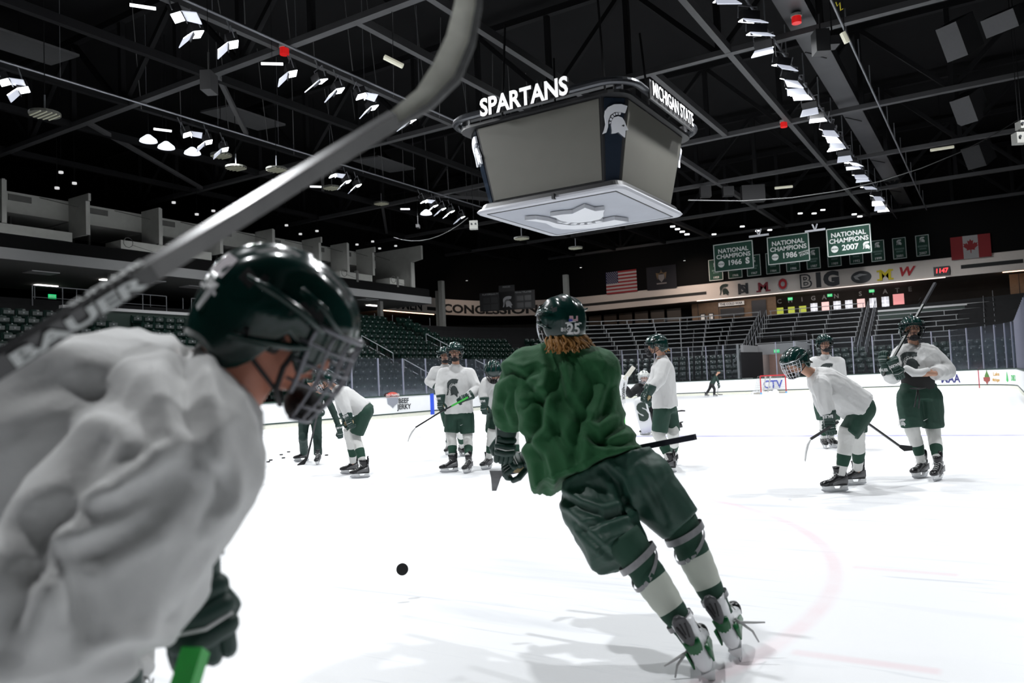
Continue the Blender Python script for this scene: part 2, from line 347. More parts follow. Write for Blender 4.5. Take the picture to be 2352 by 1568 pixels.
# ================= left side: balcony and boxes =================
XB, YA, YE = -24.0, -26.0, 29.75
t = thing('balcony', (0, 0, 0), 'long grey balcony slab over the left concourse with a pale front edge', 'balcony')
mb = MB(); mb.bx(-33, XB, YA, YE, 7.75, 7.95); mb.build('slab', mat('soffit_grey', (.13, .13, .125), .8, noise_amt=.1), t)
mb = MB(); mb.bx(XB, XB+.12, YA, YE, 7.72, 8.22); mb.bx(-33, XB+.12, YE, YE+.12, 7.72, 8.22); mb.build('front_edge', mat('edge_grey', (.20, .20, .20), .7), t)
mb = MB(); mb.bx(XB-.2, XB+.02, YA, YE, 8.22, 8.83); mb.bx(-33, XB, YE-.1, YE+.05, 8.22, 8.83); mb.build('dark_parapet', BLK2, t)
mb = MB(); mb.bx(-33, -29.6, YA, 28, 7.96, 11.3); struct(mb.build('wall_boxes', BLK2))
for i, (y0, y1) in enumerate([(-4, 2.85), (5.31, 10.46), (12.6, 17.6), (20.42, 23.45), (25.37, 26.86)]):
    w_ = MB(); w_.bx(-24.12, -24.0, y0, y1, 8.86, 9.29); w_.bx(-25.3, -24.0, y0-.08, y0, 8.86, 9.29); o = w_.build('box_parapet', PANEL)
    tag(o, ['pale parapet panel of the box nearest the left edge of the hall', 'pale parapet panel of the second box from the left, crossed by the raised stick', 'pale parapet panel behind the green helmet', 'pale parapet panel at the narrow boxes right of the big helmet', 'short pale parapet panel in the last box before the end wall'][i], 'parapet', 'parapet panels of the upper boxes')
    w_ = MB(); w_.tube([V((-24.0, y0+.3+.25*math.cos(a), 9.2+.25*math.sin(a))) for a in np.linspace(0, 2*math.pi, 10)], .02, 5); w_.bar((-24, y0+.5, 9.1), (-24, y0+1.6, 8.9), .02, .02)
    w_.bx(-24.15, -23.95, (y0+y1)/2-.1, (y0+y1)/2+.1, 8.7, 9.45)
    w_.build('bracket', PANELD, o)
divs = [-3.8, -.1, 3.58, 7.38, 11.1, 14.81, 18.56, 21.11, 23.6]
names = ['leftmost', 'second', 'third', 'fourth', 'fifth', 'sixth', 'seventh', 'eighth', 'ninth']
for i, y in enumerate(divs):
    b = MB(); step = i % 2 == 0
    b.poly([(-25.5, 9.3), (-24, 9.3), (-24, 11.2 if not step else 10.9), (-23.8, 10.9), (-23.8, 11.25), (-25.5, 11.25)] if step else [(-25.5, 9.4), (-24, 9.4), (-24, 11.25), (-25.5, 11.25)], (0, y+.06, 0), X_, Z_, .12)
    o = b.build('divider_wall', PANEL); tag(o, f'grey wall standing out between the upper boxes, {names[i]} of the row from the left', 'divider wall', 'divider walls of the upper boxes')
    MB().bx(-24.02, -23.96, y-.1, y+.1, 9.3, 11.2 if not step else 10.9).build('front_trim', PANEL, o)
    y1 = divs[i+1] if i+1 < len(divs) else 25.6
    h = MB(); h.bx(-25.62, -25.5, y+.06, y1-.06, 10.2, 11.12); h.bx(-29.5, -25.5, y+.06, y1-.06, 10.15, 10.2)
    o = h.build('header_panel', PANEL); tag(o, f'pale vented panel above the upper box right of the {names[i]} divider wall', 'header panel', 'header panels of the upper boxes')
    MB().bx(-25.5, -25.46, y+.9, y+1.9, 10.72, 11.0).build('vent_grille', PANELD, o)
    MB().bx(-26.1, -26.0, y+1.2, y+1.3, 7.96, 10.1).build('box_post', PANELD, o); MB().bar((-25.6, y+2.2, 11.1), (-24.2, min(y+3.4, y1), 10.6), .03, .03).build('stay_rod', PANELD, o); MB().bx(-27.5, -27.4, y+.3, y+1.3, 9.1, 10.2).build('wall_board', PANELD, o)
b = MB(); b.poly([(-30, 8.3), (-24.4, 8.3), (-24.4, 10.75), (-23.4, 10.9), (-23.4, 11.9), (-30, 11.9)], (0, 28.4, 0), X_, Z_, .2)
o = b.build('end_wall', PANEL); tag(o, 'big L-shaped grey end wall closing the row of upper boxes at its right end', 'end wall')
MB().bx(-24.42, -24.3, 28.1, 28.5, 8.3, 10.75).build('front_trim', PANEL, o)
def ceil_panel(x, y, w_, l, on, lab, z=7.74):
    o = MB().bx(x-w_/2, x+w_/2, y-l/2, y+l/2, z-.04, z).build('ceiling_panel_light' if on else 'ceiling_panel', mat('tube_on' if on else 'panel_off', (.6, .6, .6), .5, emit=(1, .95, .9), es=6 if on else 0.0)); return tag(o, lab, 'ceiling light' if on else 'ceiling panel', 'fixtures under the balcony')
for x, y in [(-26.7, 2.84), (-26.13, 8.18), (-26.61, 11.22), (-24.9, 23.9)]: ceil_panel(x, y, .9, 1.3, False, 'unlit white square panel in the soffit under the left balcony')
for x, y in [(-27.0, 6.53), (-30.8, 5.21), (-27.2, 27.0), (-26.9, 14.0), (-27.0, 19.6)]: ceil_panel(x, y, .35, 1.1, True, 'lit rectangular ceiling light in the soffit under the left balcony')
for i, y in enumerate([-1.2, 5.5, 12.2, 18.9, 25.6]):
    o = MB().bx(-25.4, -25.1, y-.15, y+.15, ZC, 7.75).build('column', PANEL); tag(o, f'pale square column under the left balcony, {names[i]} from the left', 'column', 'columns under the balcony')
# two tall posts at the far left corner and one behind the green skater
for (px, py0, py1, Z, lab) in [(1013, 645, 742, 66, 'tall grey post standing before the curved lettered wall, the right one of the pair'), (1007, 668, 742, 66.5, 'shorter grey post just left of the tall post at the lettered wall'), (1299, 631, 690, 68, 'grey post rising behind the helmet of the green skater')]:
    a = D(px, py0, Z); o = MB().bx(a.x-.2, a.x+.2, a.y-.2, a.y+.2, ZC-1.2, a.z).build('post', PANEL); tag(o, lab, 'post')
# ---------------- lettering on the curved wall ----------------
def wall_text(name, body, px0, px1, zc, size, m, lab, bold=.03, cat='lettering'):
    # find arc positions for the two pixel ends
    def s_px(px):
        best = 0; bd_ = 9e9
        for s in np.linspace(0, FL[-1]-.1, 900):
            p = fpt(s)[0]+Z_*zc; d = p-EYE; u = 1176+F_PX*d.dot(RT)/d.dot(FW)
            if abs(u-px) < bd_ and d.dot(FW) > 0: bd_ = abs(u-px); best = s
        return best
    s0, s1 = s_px(px0), s_px(px1); vs, fs = text_geo(body, bold, 'LEFT'); xm = max(v[0] for v in vs)
    mb = MB(); mb.text(body, V(), X_, Z_, 1, bold=bold, align='LEFT', mi=0, fn=lambda x, y: fpt(s0+(s1-s0)*x/xm, .04)[0]+Z_*(zc+y*size))
    o = mb.build(name, m); return tag(o, lab, cat)
WINK = mat('wall_ink', (.012, .012, .012), .8)
wall_text('concessions_lettering', 'CONCESSIONS', 1018, 1256, 9.0, 1.15, WINK, 'large black word CONCESSIONS on the curved pale wall at the far left', .035)
wall_text('women_lettering', 'WOMEN', 876, 969, 9.0, 1.15, WINK, 'large black word WOMEN on the curved wall under the balcony edge', .035)
def wall_band(px0, px1, z0, z1, name, lab, m=WINK, off=.03):
    def s_px(px): return min(np.linspace(0, FL[-1]-.1, 1200), key=lambda s: abs(1176+F_PX*((fpt(s)[0]+Z_*9-EYE).dot(RT))/max(.1, (fpt(s)[0]+Z_*9-EYE).dot(FW))-px))
    s0, s1 = s_px(px0), s_px(px1); mb = MB(); ss = np.linspace(s0, s1, 14); P = [fpt(s, off)[0] for s in ss]; n = len(P)
    mb.add([p+Z_*z0 for p in P]+[p+Z_*z1 for p in P], [(i, i+1, i+1+n, i+n) for i in range(n-1)]); o = mb.build(name, m); return tag(o, lab, 'wall stripe')
wall_band(981, 1008, 8.72, 9.06, 'wall_stripe', 'short black stripe between the words WOMEN and CONCESSIONS')
wall_band(1262, 1622, 8.95, 9.22, 'wall_stripe', 'long dark stripe along the pale fascia right of the green skater helmet')
wall_band(2208, 2352, 8.95, 9.25, 'wall_stripe', 'dark stripe on the fascia right of the red clock')
# warm strip lights over the concourse
def strip(px0, px1, lab, on=True, col=(1, .62, .38), es=5, z=8.38, off=-.12):
    def s_px(px): return min(np.linspace(0, FL[-1]-.1, 1200), key=lambda s: abs(1176+F_PX*((fpt(s)[0]+Z_*9-EYE).dot(RT))/max(.1, (fpt(s)[0]+Z_*9-EYE).dot(FW))-px))
    s0, s1 = s_px(px0), s_px(px1); mb = MB(); ss = np.linspace(s0, s1, 16)
    mb.tube([fpt(s, off)[0]+Z_*z for s in ss], .03, 6); o = mb.build('strip_light', mat('strip_'+str(es), (1, .9, .8), .5, emit=col, es=es)); tag(o, lab, 'strip light', 'warm strip lights along the concourse')
    for a, b in zip(ss[::4], ss[4::4]):
        c = fpt((a+b)/2, -1.2)[0]; L = bpy.data.lights.new('strip_glow', 'AREA'); L.shape = 'RECTANGLE'; L.size = (b-a); L.size_y = .15; L.energy = 30*(b-a)/4; L.color = col
        lo = bpy.data.objects.new('strip_glow', L); COL.objects.link(lo); lo.parent = o; d_ = fpt((a+b)/2)[1]; lo.location = fpt((a+b)/2, -.35)[0]+Z_*(z-.05)
        q = V((-d_.y, d_.x, -1.3)).normalized(); lo.rotation_euler = q.to_track_quat('-Z', 'Z').to_euler()
strip(812, 998, 'warm strip light under the curved wall below the word WOMEN', es=5)
strip(1600, 2170, 'long pale strip light along the bottom of the fascia with the college emblems', es=1.3, col=(1, .85, .78), off=.03, z=8.40)
strip(2302, 2352, 'warm strip light over the wood wall at the right edge', es=4)
# wash of light on the fascia near the right
def wash(px, py, Z, tgt, e, col=(1, .8, .68), size=.4):
    L = bpy.data.lights.new('wash_lamp', 'SPOT'); L.energy = e; L.color = col; L.spot_size = 1.6; L.spot_blend = 1; L.shadow_soft_size = .1
    p = D(px, py, Z); o = thing('wash_light', p, tgt[1], 'wall light', 'small lamps washing the fascia')
    MB().tube([(0, 0, -.05), (0, 0, .2)], .12, 10).build('can', BEAMD, o); hang(o, p+Z_*.2); MB().tube([(0, 0, -.06), (0, 0, -.05)], .1, 10).build('lens', LETW, o)
    lo = bpy.data.objects.new('wash_lamp', L); COL.objects.link(lo); lo.parent = o; lo.location = (0, 0, -.1); lo.rotation_euler = (V(tgt[0])-p).to_track_quat('-Z', 'Y').to_euler()
wash(2225, 517, 63, ((13, 54, 9.1), 'small downlight above the red and white maple leaf flag'), 2200)
wash(1072, 643, 70.5, ((-31, 48, 8.8), 'small downlight left of the black scoreboard on the curved wall'), 900)
wash(1334, 613, 68, ((-18, 54, 9), 'small downlight above the tall post behind the green skater'), 1500)
wash(1572, 597, 69, ((-11, 54, 9.2), 'small downlight right of the blue state flag'), 1500)
# wood walls on the concourse
for (x0, x1, lab) in [(-12.5, -4.6, 'ribbed wood wall of the trophy area behind the far benches left of the tunnel'), (13.4, 24, 'warm wood wall at the right edge of the concourse')]:
    o = MB().bx(x0, x1, 56, 56.15, ZC, 8.35).build('wood_wall', WOODM); tag(o, lab, 'wall panelling')
    for i in range(int((x1-x0)/2)): MB().bx(x0+.6+i*2, x0+.64+i*2, 55.95, 56, ZC, 8.35).build('batten', BLACK, o)
for (xa, z, w_, h, m, lab) in [(-11.4, 7.0, .5, .65, PAPERW, 'small framed pennant on the wood wall, left of a pair'), (-10.6, 7.0, .5, .65, PAPERW, 'small framed pennant on the wood wall, right of a pair'), (-8.6, 7.25, 2.2, .75, BLACK, 'dark display panel under the small white sign'), (-6.1, 7.4, 1.3, 1.5, INK, 'dark window with two panes beside the display'), (14.9, 7.3, .8, 1.0, PAPERW, 'black framed picture on the wood wall near the right edge'), (16.4, 6.9, 1.1, 1.6, mat('poster_orange', (.55, .16, .06), .6), 'orange poster on the wood wall at the right edge')]:
    o = MB().bx(xa-w_/2, xa+w_/2, 55.82, 55.88, z-h/2, z+h/2).build('wall_frame', INK); tag(o, lab, 'wall frame'); MB().bx(xa-w_/2+.08, xa+w_/2-.08, 55.80, 55.82, z-h/2+.08, z+h/2-.08).build('picture', m, o)
o = MB().bx(-9.8, -7.4, 55.7, 55.8, 7.85, 8.2).build('small_sign', PAPERW); tag(o, 'narrow white sign reading THE COLD WAR above the display panel', 'sign')
MB().text('THE COLD WAR', (-8.6, 55.69, 8.02), X_, Z_, .28, bold=.03).build('lettering', INK, o)
for i in range(6): MB().bx(-23.5+i*1.7, -22.1+i*1.7, 56, 56.1, ZC, 8.1).build('concourse_door', mat('door_dark', (.03, .02, .012), .5), None); 
for o in [o for o in COL.objects if o.name.startswith('concourse_door')]: tag(o, 'dark wood panelled door in the concourse wall behind the far benches', 'door', 'dark doors along the concourse'); 
# windows under the fascia
WT = [mat('win_pink', (.6, .4, .38), .6, emit=(.95, .62, .6), es=.85), mat('win_green', (.25, .3, .03), .6, emit=(.42, .46, .06), es=.8, noise_amt=.3), mat('win_grey', (.5, .5, .5), .6, emit=(.6, .62, .68), es=.75), mat('win_red', (.5, .15, .15), .6, emit=(.85, .33, .33), es=.8)]
wl = [(1757, 702, 745, 18, 0), (1792, 707, 722, 16, 1), (1818, 705, 720, 16, 1), (1844, 703, 717, 17, 1), (1870, 697, 715, 17, 2), (1896, 694, 712, 18, 0), (1923, 692, 710, 18, 2), (1950, 690, 708, 18, 2), (1978, 687, 705, 19, 0), (2006, 685, 726, 19, 2), (2034, 682, 709, 19, 2), (2064, 676, 698, 27, 3)]
cn = ['yellow-green', 'pink', 'white-framed', 'red']
for i, (px, y0, y1, w_, k) in enumerate(wl):
    a = PLN(px-w_/2, y0, 1, 57); b = PLN(px+w_/2, y1, 1, 57); fr = MB(); fr.bx(a.x, b.x, 56.95, 57, b.z, a.z); o = fr.build('window', WT[k]); o['kind'] = 'thing'
    tag(o, f'daylit {["pink", "yellow-green", "white-framed", "red"][k]} window under the grey letters, {["leftmost", "second", "third", "fourth", "fifth", "sixth", "seventh", "eighth", "ninth", "tenth", "eleventh", "rightmost"][i]} of the row', 'window', 'daylit windows under the fascia')
    if k == 2: g = MB(); c = (a.x+b.x)/2; g.bx(c-.04, c+.04, 56.9, 56.95, b.z, a.z, 0); [g.bx(a.x, b.x, 56.9, 56.95, z-.03, z+.03) for z in np.linspace(b.z, a.z, 4)[1:3]]; g.build('glazing_bar', mat('bar_w', (.7, .7, .75), .6, emit=(.9, .9, 1), es=.8), o)
for ch, px in zip('MICHIGANSTATE', [1741, 1766, 1790, 1815, 1842, 1868, 1893, 1921, 1976, 2005, 2033, 2061, 2090]):
    py = 697-(px-1741)*.094; c = PLN(px, py, 1, 56.9); o = MB().text(ch, c, X_, Z_, .55, bold=.02).build('wall_letter', mat('letter_grey', (.30, .30, .30), .7)); tag(o, f'grey capital letter {ch} of the row over the daylit windows', 'letter', 'grey letters over the windows')
for px, py in [(1815, 686), (1906, 678), (2002, 668), (1784, 808), (120, 681)]:
    c = PLN(px, py, 1, 55.5) if px > 1000 else PLN(px, py, 0, -31)
    if px == 1784: c = PLN(px, py-2, 1, 43.5)
    o = thing('exit_sign', c, 'small glowing green EXIT sign '+{1815: 'over the yellow-green windows', 1906: 'over the middle of the window row', 2002: 'over the right windows', 1784: 'inside the tunnel mouth', 120: 'on the concourse at the far left'}[px], 'exit sign', 'green exit signs')
    Xd = X_ if px > 1000 else Y_; MB().box((0, 0, 0), (.4, .06, .24) if px > 1000 else (.06, .4, .24)).build('case', mat('exit_green', (.0, .3, .08), .5, emit=(.02, .6, .2), es=.9), o)
    MB().text('EXIT', (V((0, -.035, 0)) if px > 1000 else V((.035, 0, 0))), Xd, Z_, .16, bold=.02).build('lettering', PAPERW, o)
# ---------------- seats ----------------
sm = MB(); sm.loft([[V((-.22, y, .40)), V((.22, y, .40)), V((.22, y, .45)), V((-.22, y, .45))] for y in (-.05, .0)])
sm = MB()
bk = [(0.0, .38, .21), (.06, .5, .225), (.1, .66, .22), (.13, .80, .19)]
def lay(off, th): return [[V((-w_, y+off, z)), V((-w_*.5, y+off+.03, z+.01)), V((w_*.5, y+off+.03, z+.01)), V((w_, y+off, z)), V((w_, y+off+th, z)), V((w_*.5, y+off+.03+th, z)), V((-w_*.5, y+off+.03+th, z)), V((-w_, y+off+th, z))] for y, z, w_ in bk]
sm.loft(lay(0, .04)); sm.loft([[V((-.2, .0+a, z)), V((.2, .0+a, z)), V((.2, .05+a, z)), V((-.2, .05+a, z))] for a, z in ((-.06, .40), (-.10, .55), (-.12, .70))]); sm.bx(-.2, .2, -.02, .05, .25, .4); sm.bx(-.03, .03, 0, .06, 0, .3)
sm.bx(-.035, .035, -.135, -.118, .60, .665, 1)
seat_me = sm.mesh('stadium_seat', [SEATM, mat('seat_tag', (.16, .17, .17), .3)])
cand = []
def row_pts(k, sa, sb, step=.56, side='L'):
    d = 1.6+.8*k; s = sa
    while s < sb:
        p, tn = pt_on(s, 0); nrm = V((-tn.y, tn.x, 0)); f_ = (RR+d)/RR if 0 < s < q_ or s > q_+2*(HW-RR) else 1
        yield p+nrm*d+Z_*(.95+.4*k), nrm, s; s += step/f_
for k in range(NK-1):
    for p, nrm, s in row_pts(k, -34, q_*.36):
        if ((s+34) % 7.3) < 1.1 and k > 0: continue
        if k > 8 and s > -2: continue
        if p.x < -21.9 and -12.5 < p.y < 15.6: continue
        cand.append((p, nrm))
    if k < 4:
        for p, nrm, s in row_pts(k, q_*.36, tot+6):
            if -3.9 < p.x < .7: continue
            if s > q_+ 13 and k > 3: continue
            cand.append((p, nrm))
def scr(p): d = p-EYE; z = d.dot(FW); return 1176+F_PX*d.dot(RT)/z, 784-F_PX*d.dot(UP)/z, z
cand = [(p, n_, scr(p+Z_*.5)) for p, n_ in cand]
cand = [c for c in cand if c[2][2] > 0 and -60 < c[2][0] < 2420]
def vis(c):
    x, y, z = c[2]
    if x < 640: return y < 830 - x*.18 if x < 470 else False
    if x < 815: return False
    return not (1165 < x < 1420)
cand.sort(key=lambda c: (not vis(c), c[2][2])); ind = cand[:300]; rest = cand[300:]
for p, n_, _ in ind:
    o = bpy.data.objects.new('stadium_seat', seat_me); COL.objects.link(o); o.matrix_world = Matrix.Translation(p) @ Matrix((V((n_.y, -n_.x, 0)), n_, Z_)).transposed().to_4x4()
    tag(o, 'dark green plastic folding seat in the rows behind the rink glass', 'seat', 'green stadium seats behind the glass')
mb = MB(); vv = np.array([v.co for v in seat_me.vertices]); ff = [tuple(q.vertices) for q in seat_me.polygons]; mi_ = [q.material_index for q in seat_me.polygons]
for p, n_, _ in rest:
    Mx = np.array(Matrix((V((n_.y, -n_.x, 0)), n_, Z_)).transposed()); q = vv @ Mx.T + np.array(p); k = len(mb.v); mb.v += [tuple(a) for a in q]; mb.f += [tuple(i+k for i in f_) for f_ in ff]; mb.mi += mi_
o = mb.build('stadium_seats', [SEATM, MATS['seat_tag']]); tag(o, 'remaining dark green seats higher up in the stands', 'seats', 'green stadium seats behind the glass', 'stuff')
# ---------------- aluminium bench rows ----------------
def bench(k, sa, sb, lab, grp):
    d = 1.6+.8*k; ss = np.linspace(sa, sb, 2 if sa > q_ and sb < q_+2*(HW-RR) else 8); z = .95+.4*k
    P = []
    for s in ss: p, tn = pt_on(s, 0); nrm = V((-tn.y, tn.x, 0)); P.append((p+nrm*d+Z_*z, nrm))
    a = MB(); c = MB(); L = 0
    for (p, n1), (q, n2) in zip(P, P[1:]):
        a.bar(p+Z_*.42, q+Z_*.42, .28, .05); c.bar(p+n1*.22+Z_*.80, q+n2*.22+Z_*.80, .03, .055)
        m_ = max(1, int((q-p).length/1.9+.5))
        for i in range(m_+1): r = p.lerp(q, i/m_); c.bar(r+n1*.22+Z_*.1, r+n1*.22+Z_*.80, .05, .05, up=n1); a.bar(r+Z_*.02, r+Z_*.4, .06, .06, up=n1)
    o = a.build('bench_row', mat('bench_grey', (.02, .02, .022), .5, .3)); tag(o, lab, 'bench', grp); c.build('back_rail', STEEL, o)
XS = lambda x: q_+(x+HW-RR)
for k in range(4, 13): bench(k, q_*.42, q_*.93, 'curved aluminium bench row in the far left corner stand', 'bench rows in the far left corner')
# straight stand left of the tunnel spans the corner arc end to the tunnel
def bench_x(k, x0, x1, lab, grp):
    y = Y1R+1.6+.8*k; z = .95+.4*k; a = MB(); c = MB(); a.bar((x0, y, z+.42), (x1, y, z+.42), .28, .05); c.bar((x0, y+.22, z+.8), (x1, y+.22, z+.8), .03, .055)
    m_ = max(1, int((x1-x0)/1.9)); sh = (k % 2)*.8
    for i in range(m_+1): x = min(x1-.1, x0+.1+sh*0+i*(x1-x0-.2)/m_); a.bx(x-.03, x+.03, y-.03, y+.03, z, z+.42); c.bx(x-.025, x+.025, y+.2, y+.25, z+.1, z+.8)
    o = a.build('bench_row', MATS['bench_grey']); tag(o, lab, 'bench', grp); c.build('back_rail', STEEL, o)
for k in range(4, 13):
    bench_x(k, -4.6-(14-k)*.0-.55*8-k*.33, -4.5, 'aluminium bench row in the far stand left of the tunnel', 'bench rows left of the tunnel')
for k in range(7, 13): bench_x(k, -3.7, 3.6, 'aluminium bench row in the far stand above the tunnel, under the daylit windows', 'bench rows above the tunnel')
for k in range(4, 7): bench_x(k, .4, 3.6, 'short aluminium bench row beside the tunnel mouth', 'short bench rows beside the tunnel')
for k in range(4, 10): bench_x(k, 4.7, 11.4-(k % 3)*.7, 'aluminium bench row in the far right stand below the green parapet', 'bench rows below the right parapet')
for k in range(5, 13): bench(k, tot-q_*.55, tot+3, 'aluminium bench row in the far right corner behind the glass', 'bench rows in the far right corner')
# parapets with white caps
for (a, b, z0, z1, lab) in [((4.7, 48.0), (11.95, 48.0), 4.6, 5.66, 'dark green parapet with a white cap above the right hand benches'), ((-24.0, 39.4), (-20.2, 45.0), 4.4, 5.75, 'dark green parapet with a grey cap in the far left corner'), ((-22, 1.2), (-22, 8.5), 4.6, 5.5, 'dark green parapet with a white cap crossed by the raised stick, left stand'), ((-22, -12), (-22, -4), 4.6, 5.5, 'dark green parapet with a white cap at the far left edge')]:
    m_ = MB(); m_.bar((*a, (z0+z1)/2), (*b, (z0+z1)/2), .2, z1-z0); o = m_.build('parapet', mat('parapet_green', (.003, .014, .009), .6)); tag(o, lab, 'parapet')
    MB().bar((*a, z1+.06), (*b, z1+.06), .3, .14).build('cap', mat('cap_white', (.3, .3, .3), .6), o)
# stair rails
def rail(pts, h, lab, grp=None, mid=True, posts=True, cat='handrail', r=.025):
    P = [V(p) for p in pts]; m_ = MB()
    m_.tube([p+Z_*h for p in P], r, 6)
    if mid: m_.tube([p+Z_*h*.55 for p in P], r*.7, 5)
    if posts:
        for a, b in zip(P, P[1:]):
            n_ = max(1, int((b-a).length/1.3))
            for i in range(n_+1): q = a.lerp(b, i/n_); m_.tube([q, q+Z_*h], r, 5)
    o = m_.build('handrail', RAIL); return tag(o, lab, cat, grp)
yk = lambda k: Y1R+1.6+.8*k
for x, k0, k1, lab in [(-3.9, 1, 13, 'steep stair rail left of the tunnel'), (-4.4, 1, 13, 'second stair rail left of the tunnel'), (3.9, 3, 13, 'stair rail between the middle and right benches'), (4.4, 3, 13, 'second stair rail between the middle and right benches'), (11.6, 4, 12, 'stair rail at the right end of the far benches'), (12.2, 4, 13, 'outer stair rail in the far right corner')]:
    m_ = MB()
    for k in range(k0, k1): m_.tube([(x, yk(k), .95+.4*k), (x, yk(k), 1.85+.4*k)], .022, 5)
    m_.tube([(x, yk(k0), 1.85+.4*k0), (x, yk(k1-1), 1.85+.4*(k1-1))], .025, 5); tag(m_.build('stair_rail', RAIL), lab, 'stair rail')
for s, k0, k1 in [(-26.2, 0, 3), (-18.9, 0, 3), (-18.9, 4, 7), (-11.6, 0, 3), (-11.6, 4, 7), (-11.6, 8, 11), (-4.3, 0, 3), (-4.3, 5, 8), (q_*.28, 1, 4), (q_*.5, 2, 5)]:
    p, tn = pt_on(s, 0); nr = V((-tn.y, tn.x, 0)); P = [p+nr*(1.6+.8*k)+Z_*(.95+.4*k) for k in (k0, k1)]
    rail(P, .95, 'short grey aisle handrail rising through the green seats on the left', 'aisle rails in the left seats')
for s in np.arange(-30, 2, 1.9):
    p, tn = pt_on(s, 0); nr = V((-tn.y, tn.x, 0)); q = p+nr*(1.6+.8*12.6)+Z_*(.95+.4*12); tag(MB().tube([q, q+Z_*1.0], .02, 5).build('rail_post', RAIL), 'single thin grey rail post at the top of the left seats', 'rail post', 'thin posts above the left seats')
for (ya, yb) in [(1.3, 8.0), (9.5, 15.0)]:
    rail([(-24.5, ya, 5.6), (-24.5, yb, 5.6)], 1.15, 'grey pipe railing on the platform behind the raised stick' if ya < 5 else 'grey pipe railing on the platform left of the big helmet')
# ramp with pipe rails at the right
P0 = [D(2110, 690, 68), D(2130, 664, 68), D(2272, 646, 68)]
m_ = MB()
for dz in (0, .28, .56, .84): m_.tube([P0[0]-Z_*dz, P0[1]-Z_*dz, P0[2]-Z_*dz*.9], .035, 6)
for t_ in np.linspace(0, 1, 5): q = P0[1].lerp(P0[2], t_); m_.tube([q, q-Z_*1.1], .035, 5)
m_.tube([P0[2], D(2328, 668, 66), D(2328, 690, 66)], .035, 6); m_.tube([D(2240, 652, 68), D(2290, 692, 66)], .03, 5); m_.tube([D(2245, 668, 68), D(2280, 694, 66)], .03, 5); m_.tube([D(2328, 668, 66), D(2300, 700, 66)], .03, 5)
tag(m_.build('ramp_railing', RAIL), 'pale pipe railings of the ramp under the fascia at the far right', 'railing')
# tunnel mouth
t = thing('tunnel_mouth', (0, 0, 0), 'grey tunnel mouth through the far stand behind the goal', 'tunnel')
TG = mat('tunnel_grey', (.20, .20, .205), .8, noise_amt=.1); TP = mat('tunnel_pink', (.34, .26, .24), .8, noise_amt=.1)
MB().bx(-3.3, .3, 43.5, 43.7, 2.8, 3.65).build('lintel', TG, t); MB().bx(-3.5, -3.3, 39.4, 47, 0, 3.5).build('side_wall', TG, t); MB().bx(.15, .35, 39.4, 47, 0, 3.5).build('side_wall', TG, t)
MB().bx(-3.3, .3, 46.8, 47, 0, 3.6).build('rear_wall', TP, t); MB().bx(-1.9, -.4, 46.7, 46.8, 0, 2.2).build('rear_door', mat('tunnel_door', (.16, .09, .08), .6), t); MB().bx(-3.5, .4, 43.5, 47, 3.6, 3.7).build('roof', TG, t)
L = bpy.data.lights.new('tunnel_lamp', 'AREA'); L.energy = 70; L.size = 2; L.color = (1, .85, .8); lo = bpy.data.objects.new('tunnel_lamp', L); COL.objects.link(lo); lo.location = (-1.5, 45, 3.5); lo.parent = t
rail([(-3.4, 43.5, 3.65), (.3, 43.5, 3.65)], .55, 'grey pipe railing on top of the tunnel mouth', mid=False)
g = thing('gate_door', (0, 0, 0), 'open rink gate door with dark panel and round emblem left of the goal', 'gate')
a, b = PLN(1712, 800, 1, 38.2), PLN(1738, 895, 1, 39.6); Zg = MB(); Zg.bar((-3.2, 38.2, 1.5), (-2.4, 41, 1.5), .08, 2.9); Zg.build('panel', BLACK, g)
for i, z in enumerate((.35, 1.35)): MB().tube([(-2.95+.3*math.sin(q)*.45, 38.6+.9+.75*math.sin(q), z+.5+.5*math.cos(q)) for q in np.linspace(0, 2*math.pi, 16)], .03, 5).build('ring_mark', mat('ring_grey', (.25, .12, .12), .6), g)
MB().bx(-3.45, -3.3, 38.15, 38.3, 0, 3.55).build('gate_post', STEEL, g)
o = MB().bx(-3.15, -2.45, 38.12, 38.3, 0, 1.1).build('gate_board', WHITE); tag(o, 'short white board section with a blue mark left of the goal', 'gate board'); MB().text('IMCU', (-2.8, 38.11, .55), X_, Z_, .3, bold=.04).build('blue_mark', mat('ad_blue', (.03, .06, .45), .6), o)
mb = MB(); random.seed(3)
for i in range(9): mb.ell(V((-2.2+i*.17, 37.6+random.uniform(-.2, .2), .02)), X_*.25, Y_*.25, Z_*random.uniform(.08, .28), 8, 6)
tag(mb.build('snow_heap', mat('snow', (.85, .86, .88), .7), smooth=True), 'small heap of scraped snow on the ice left of the goal', 'snow', kind='stuff')
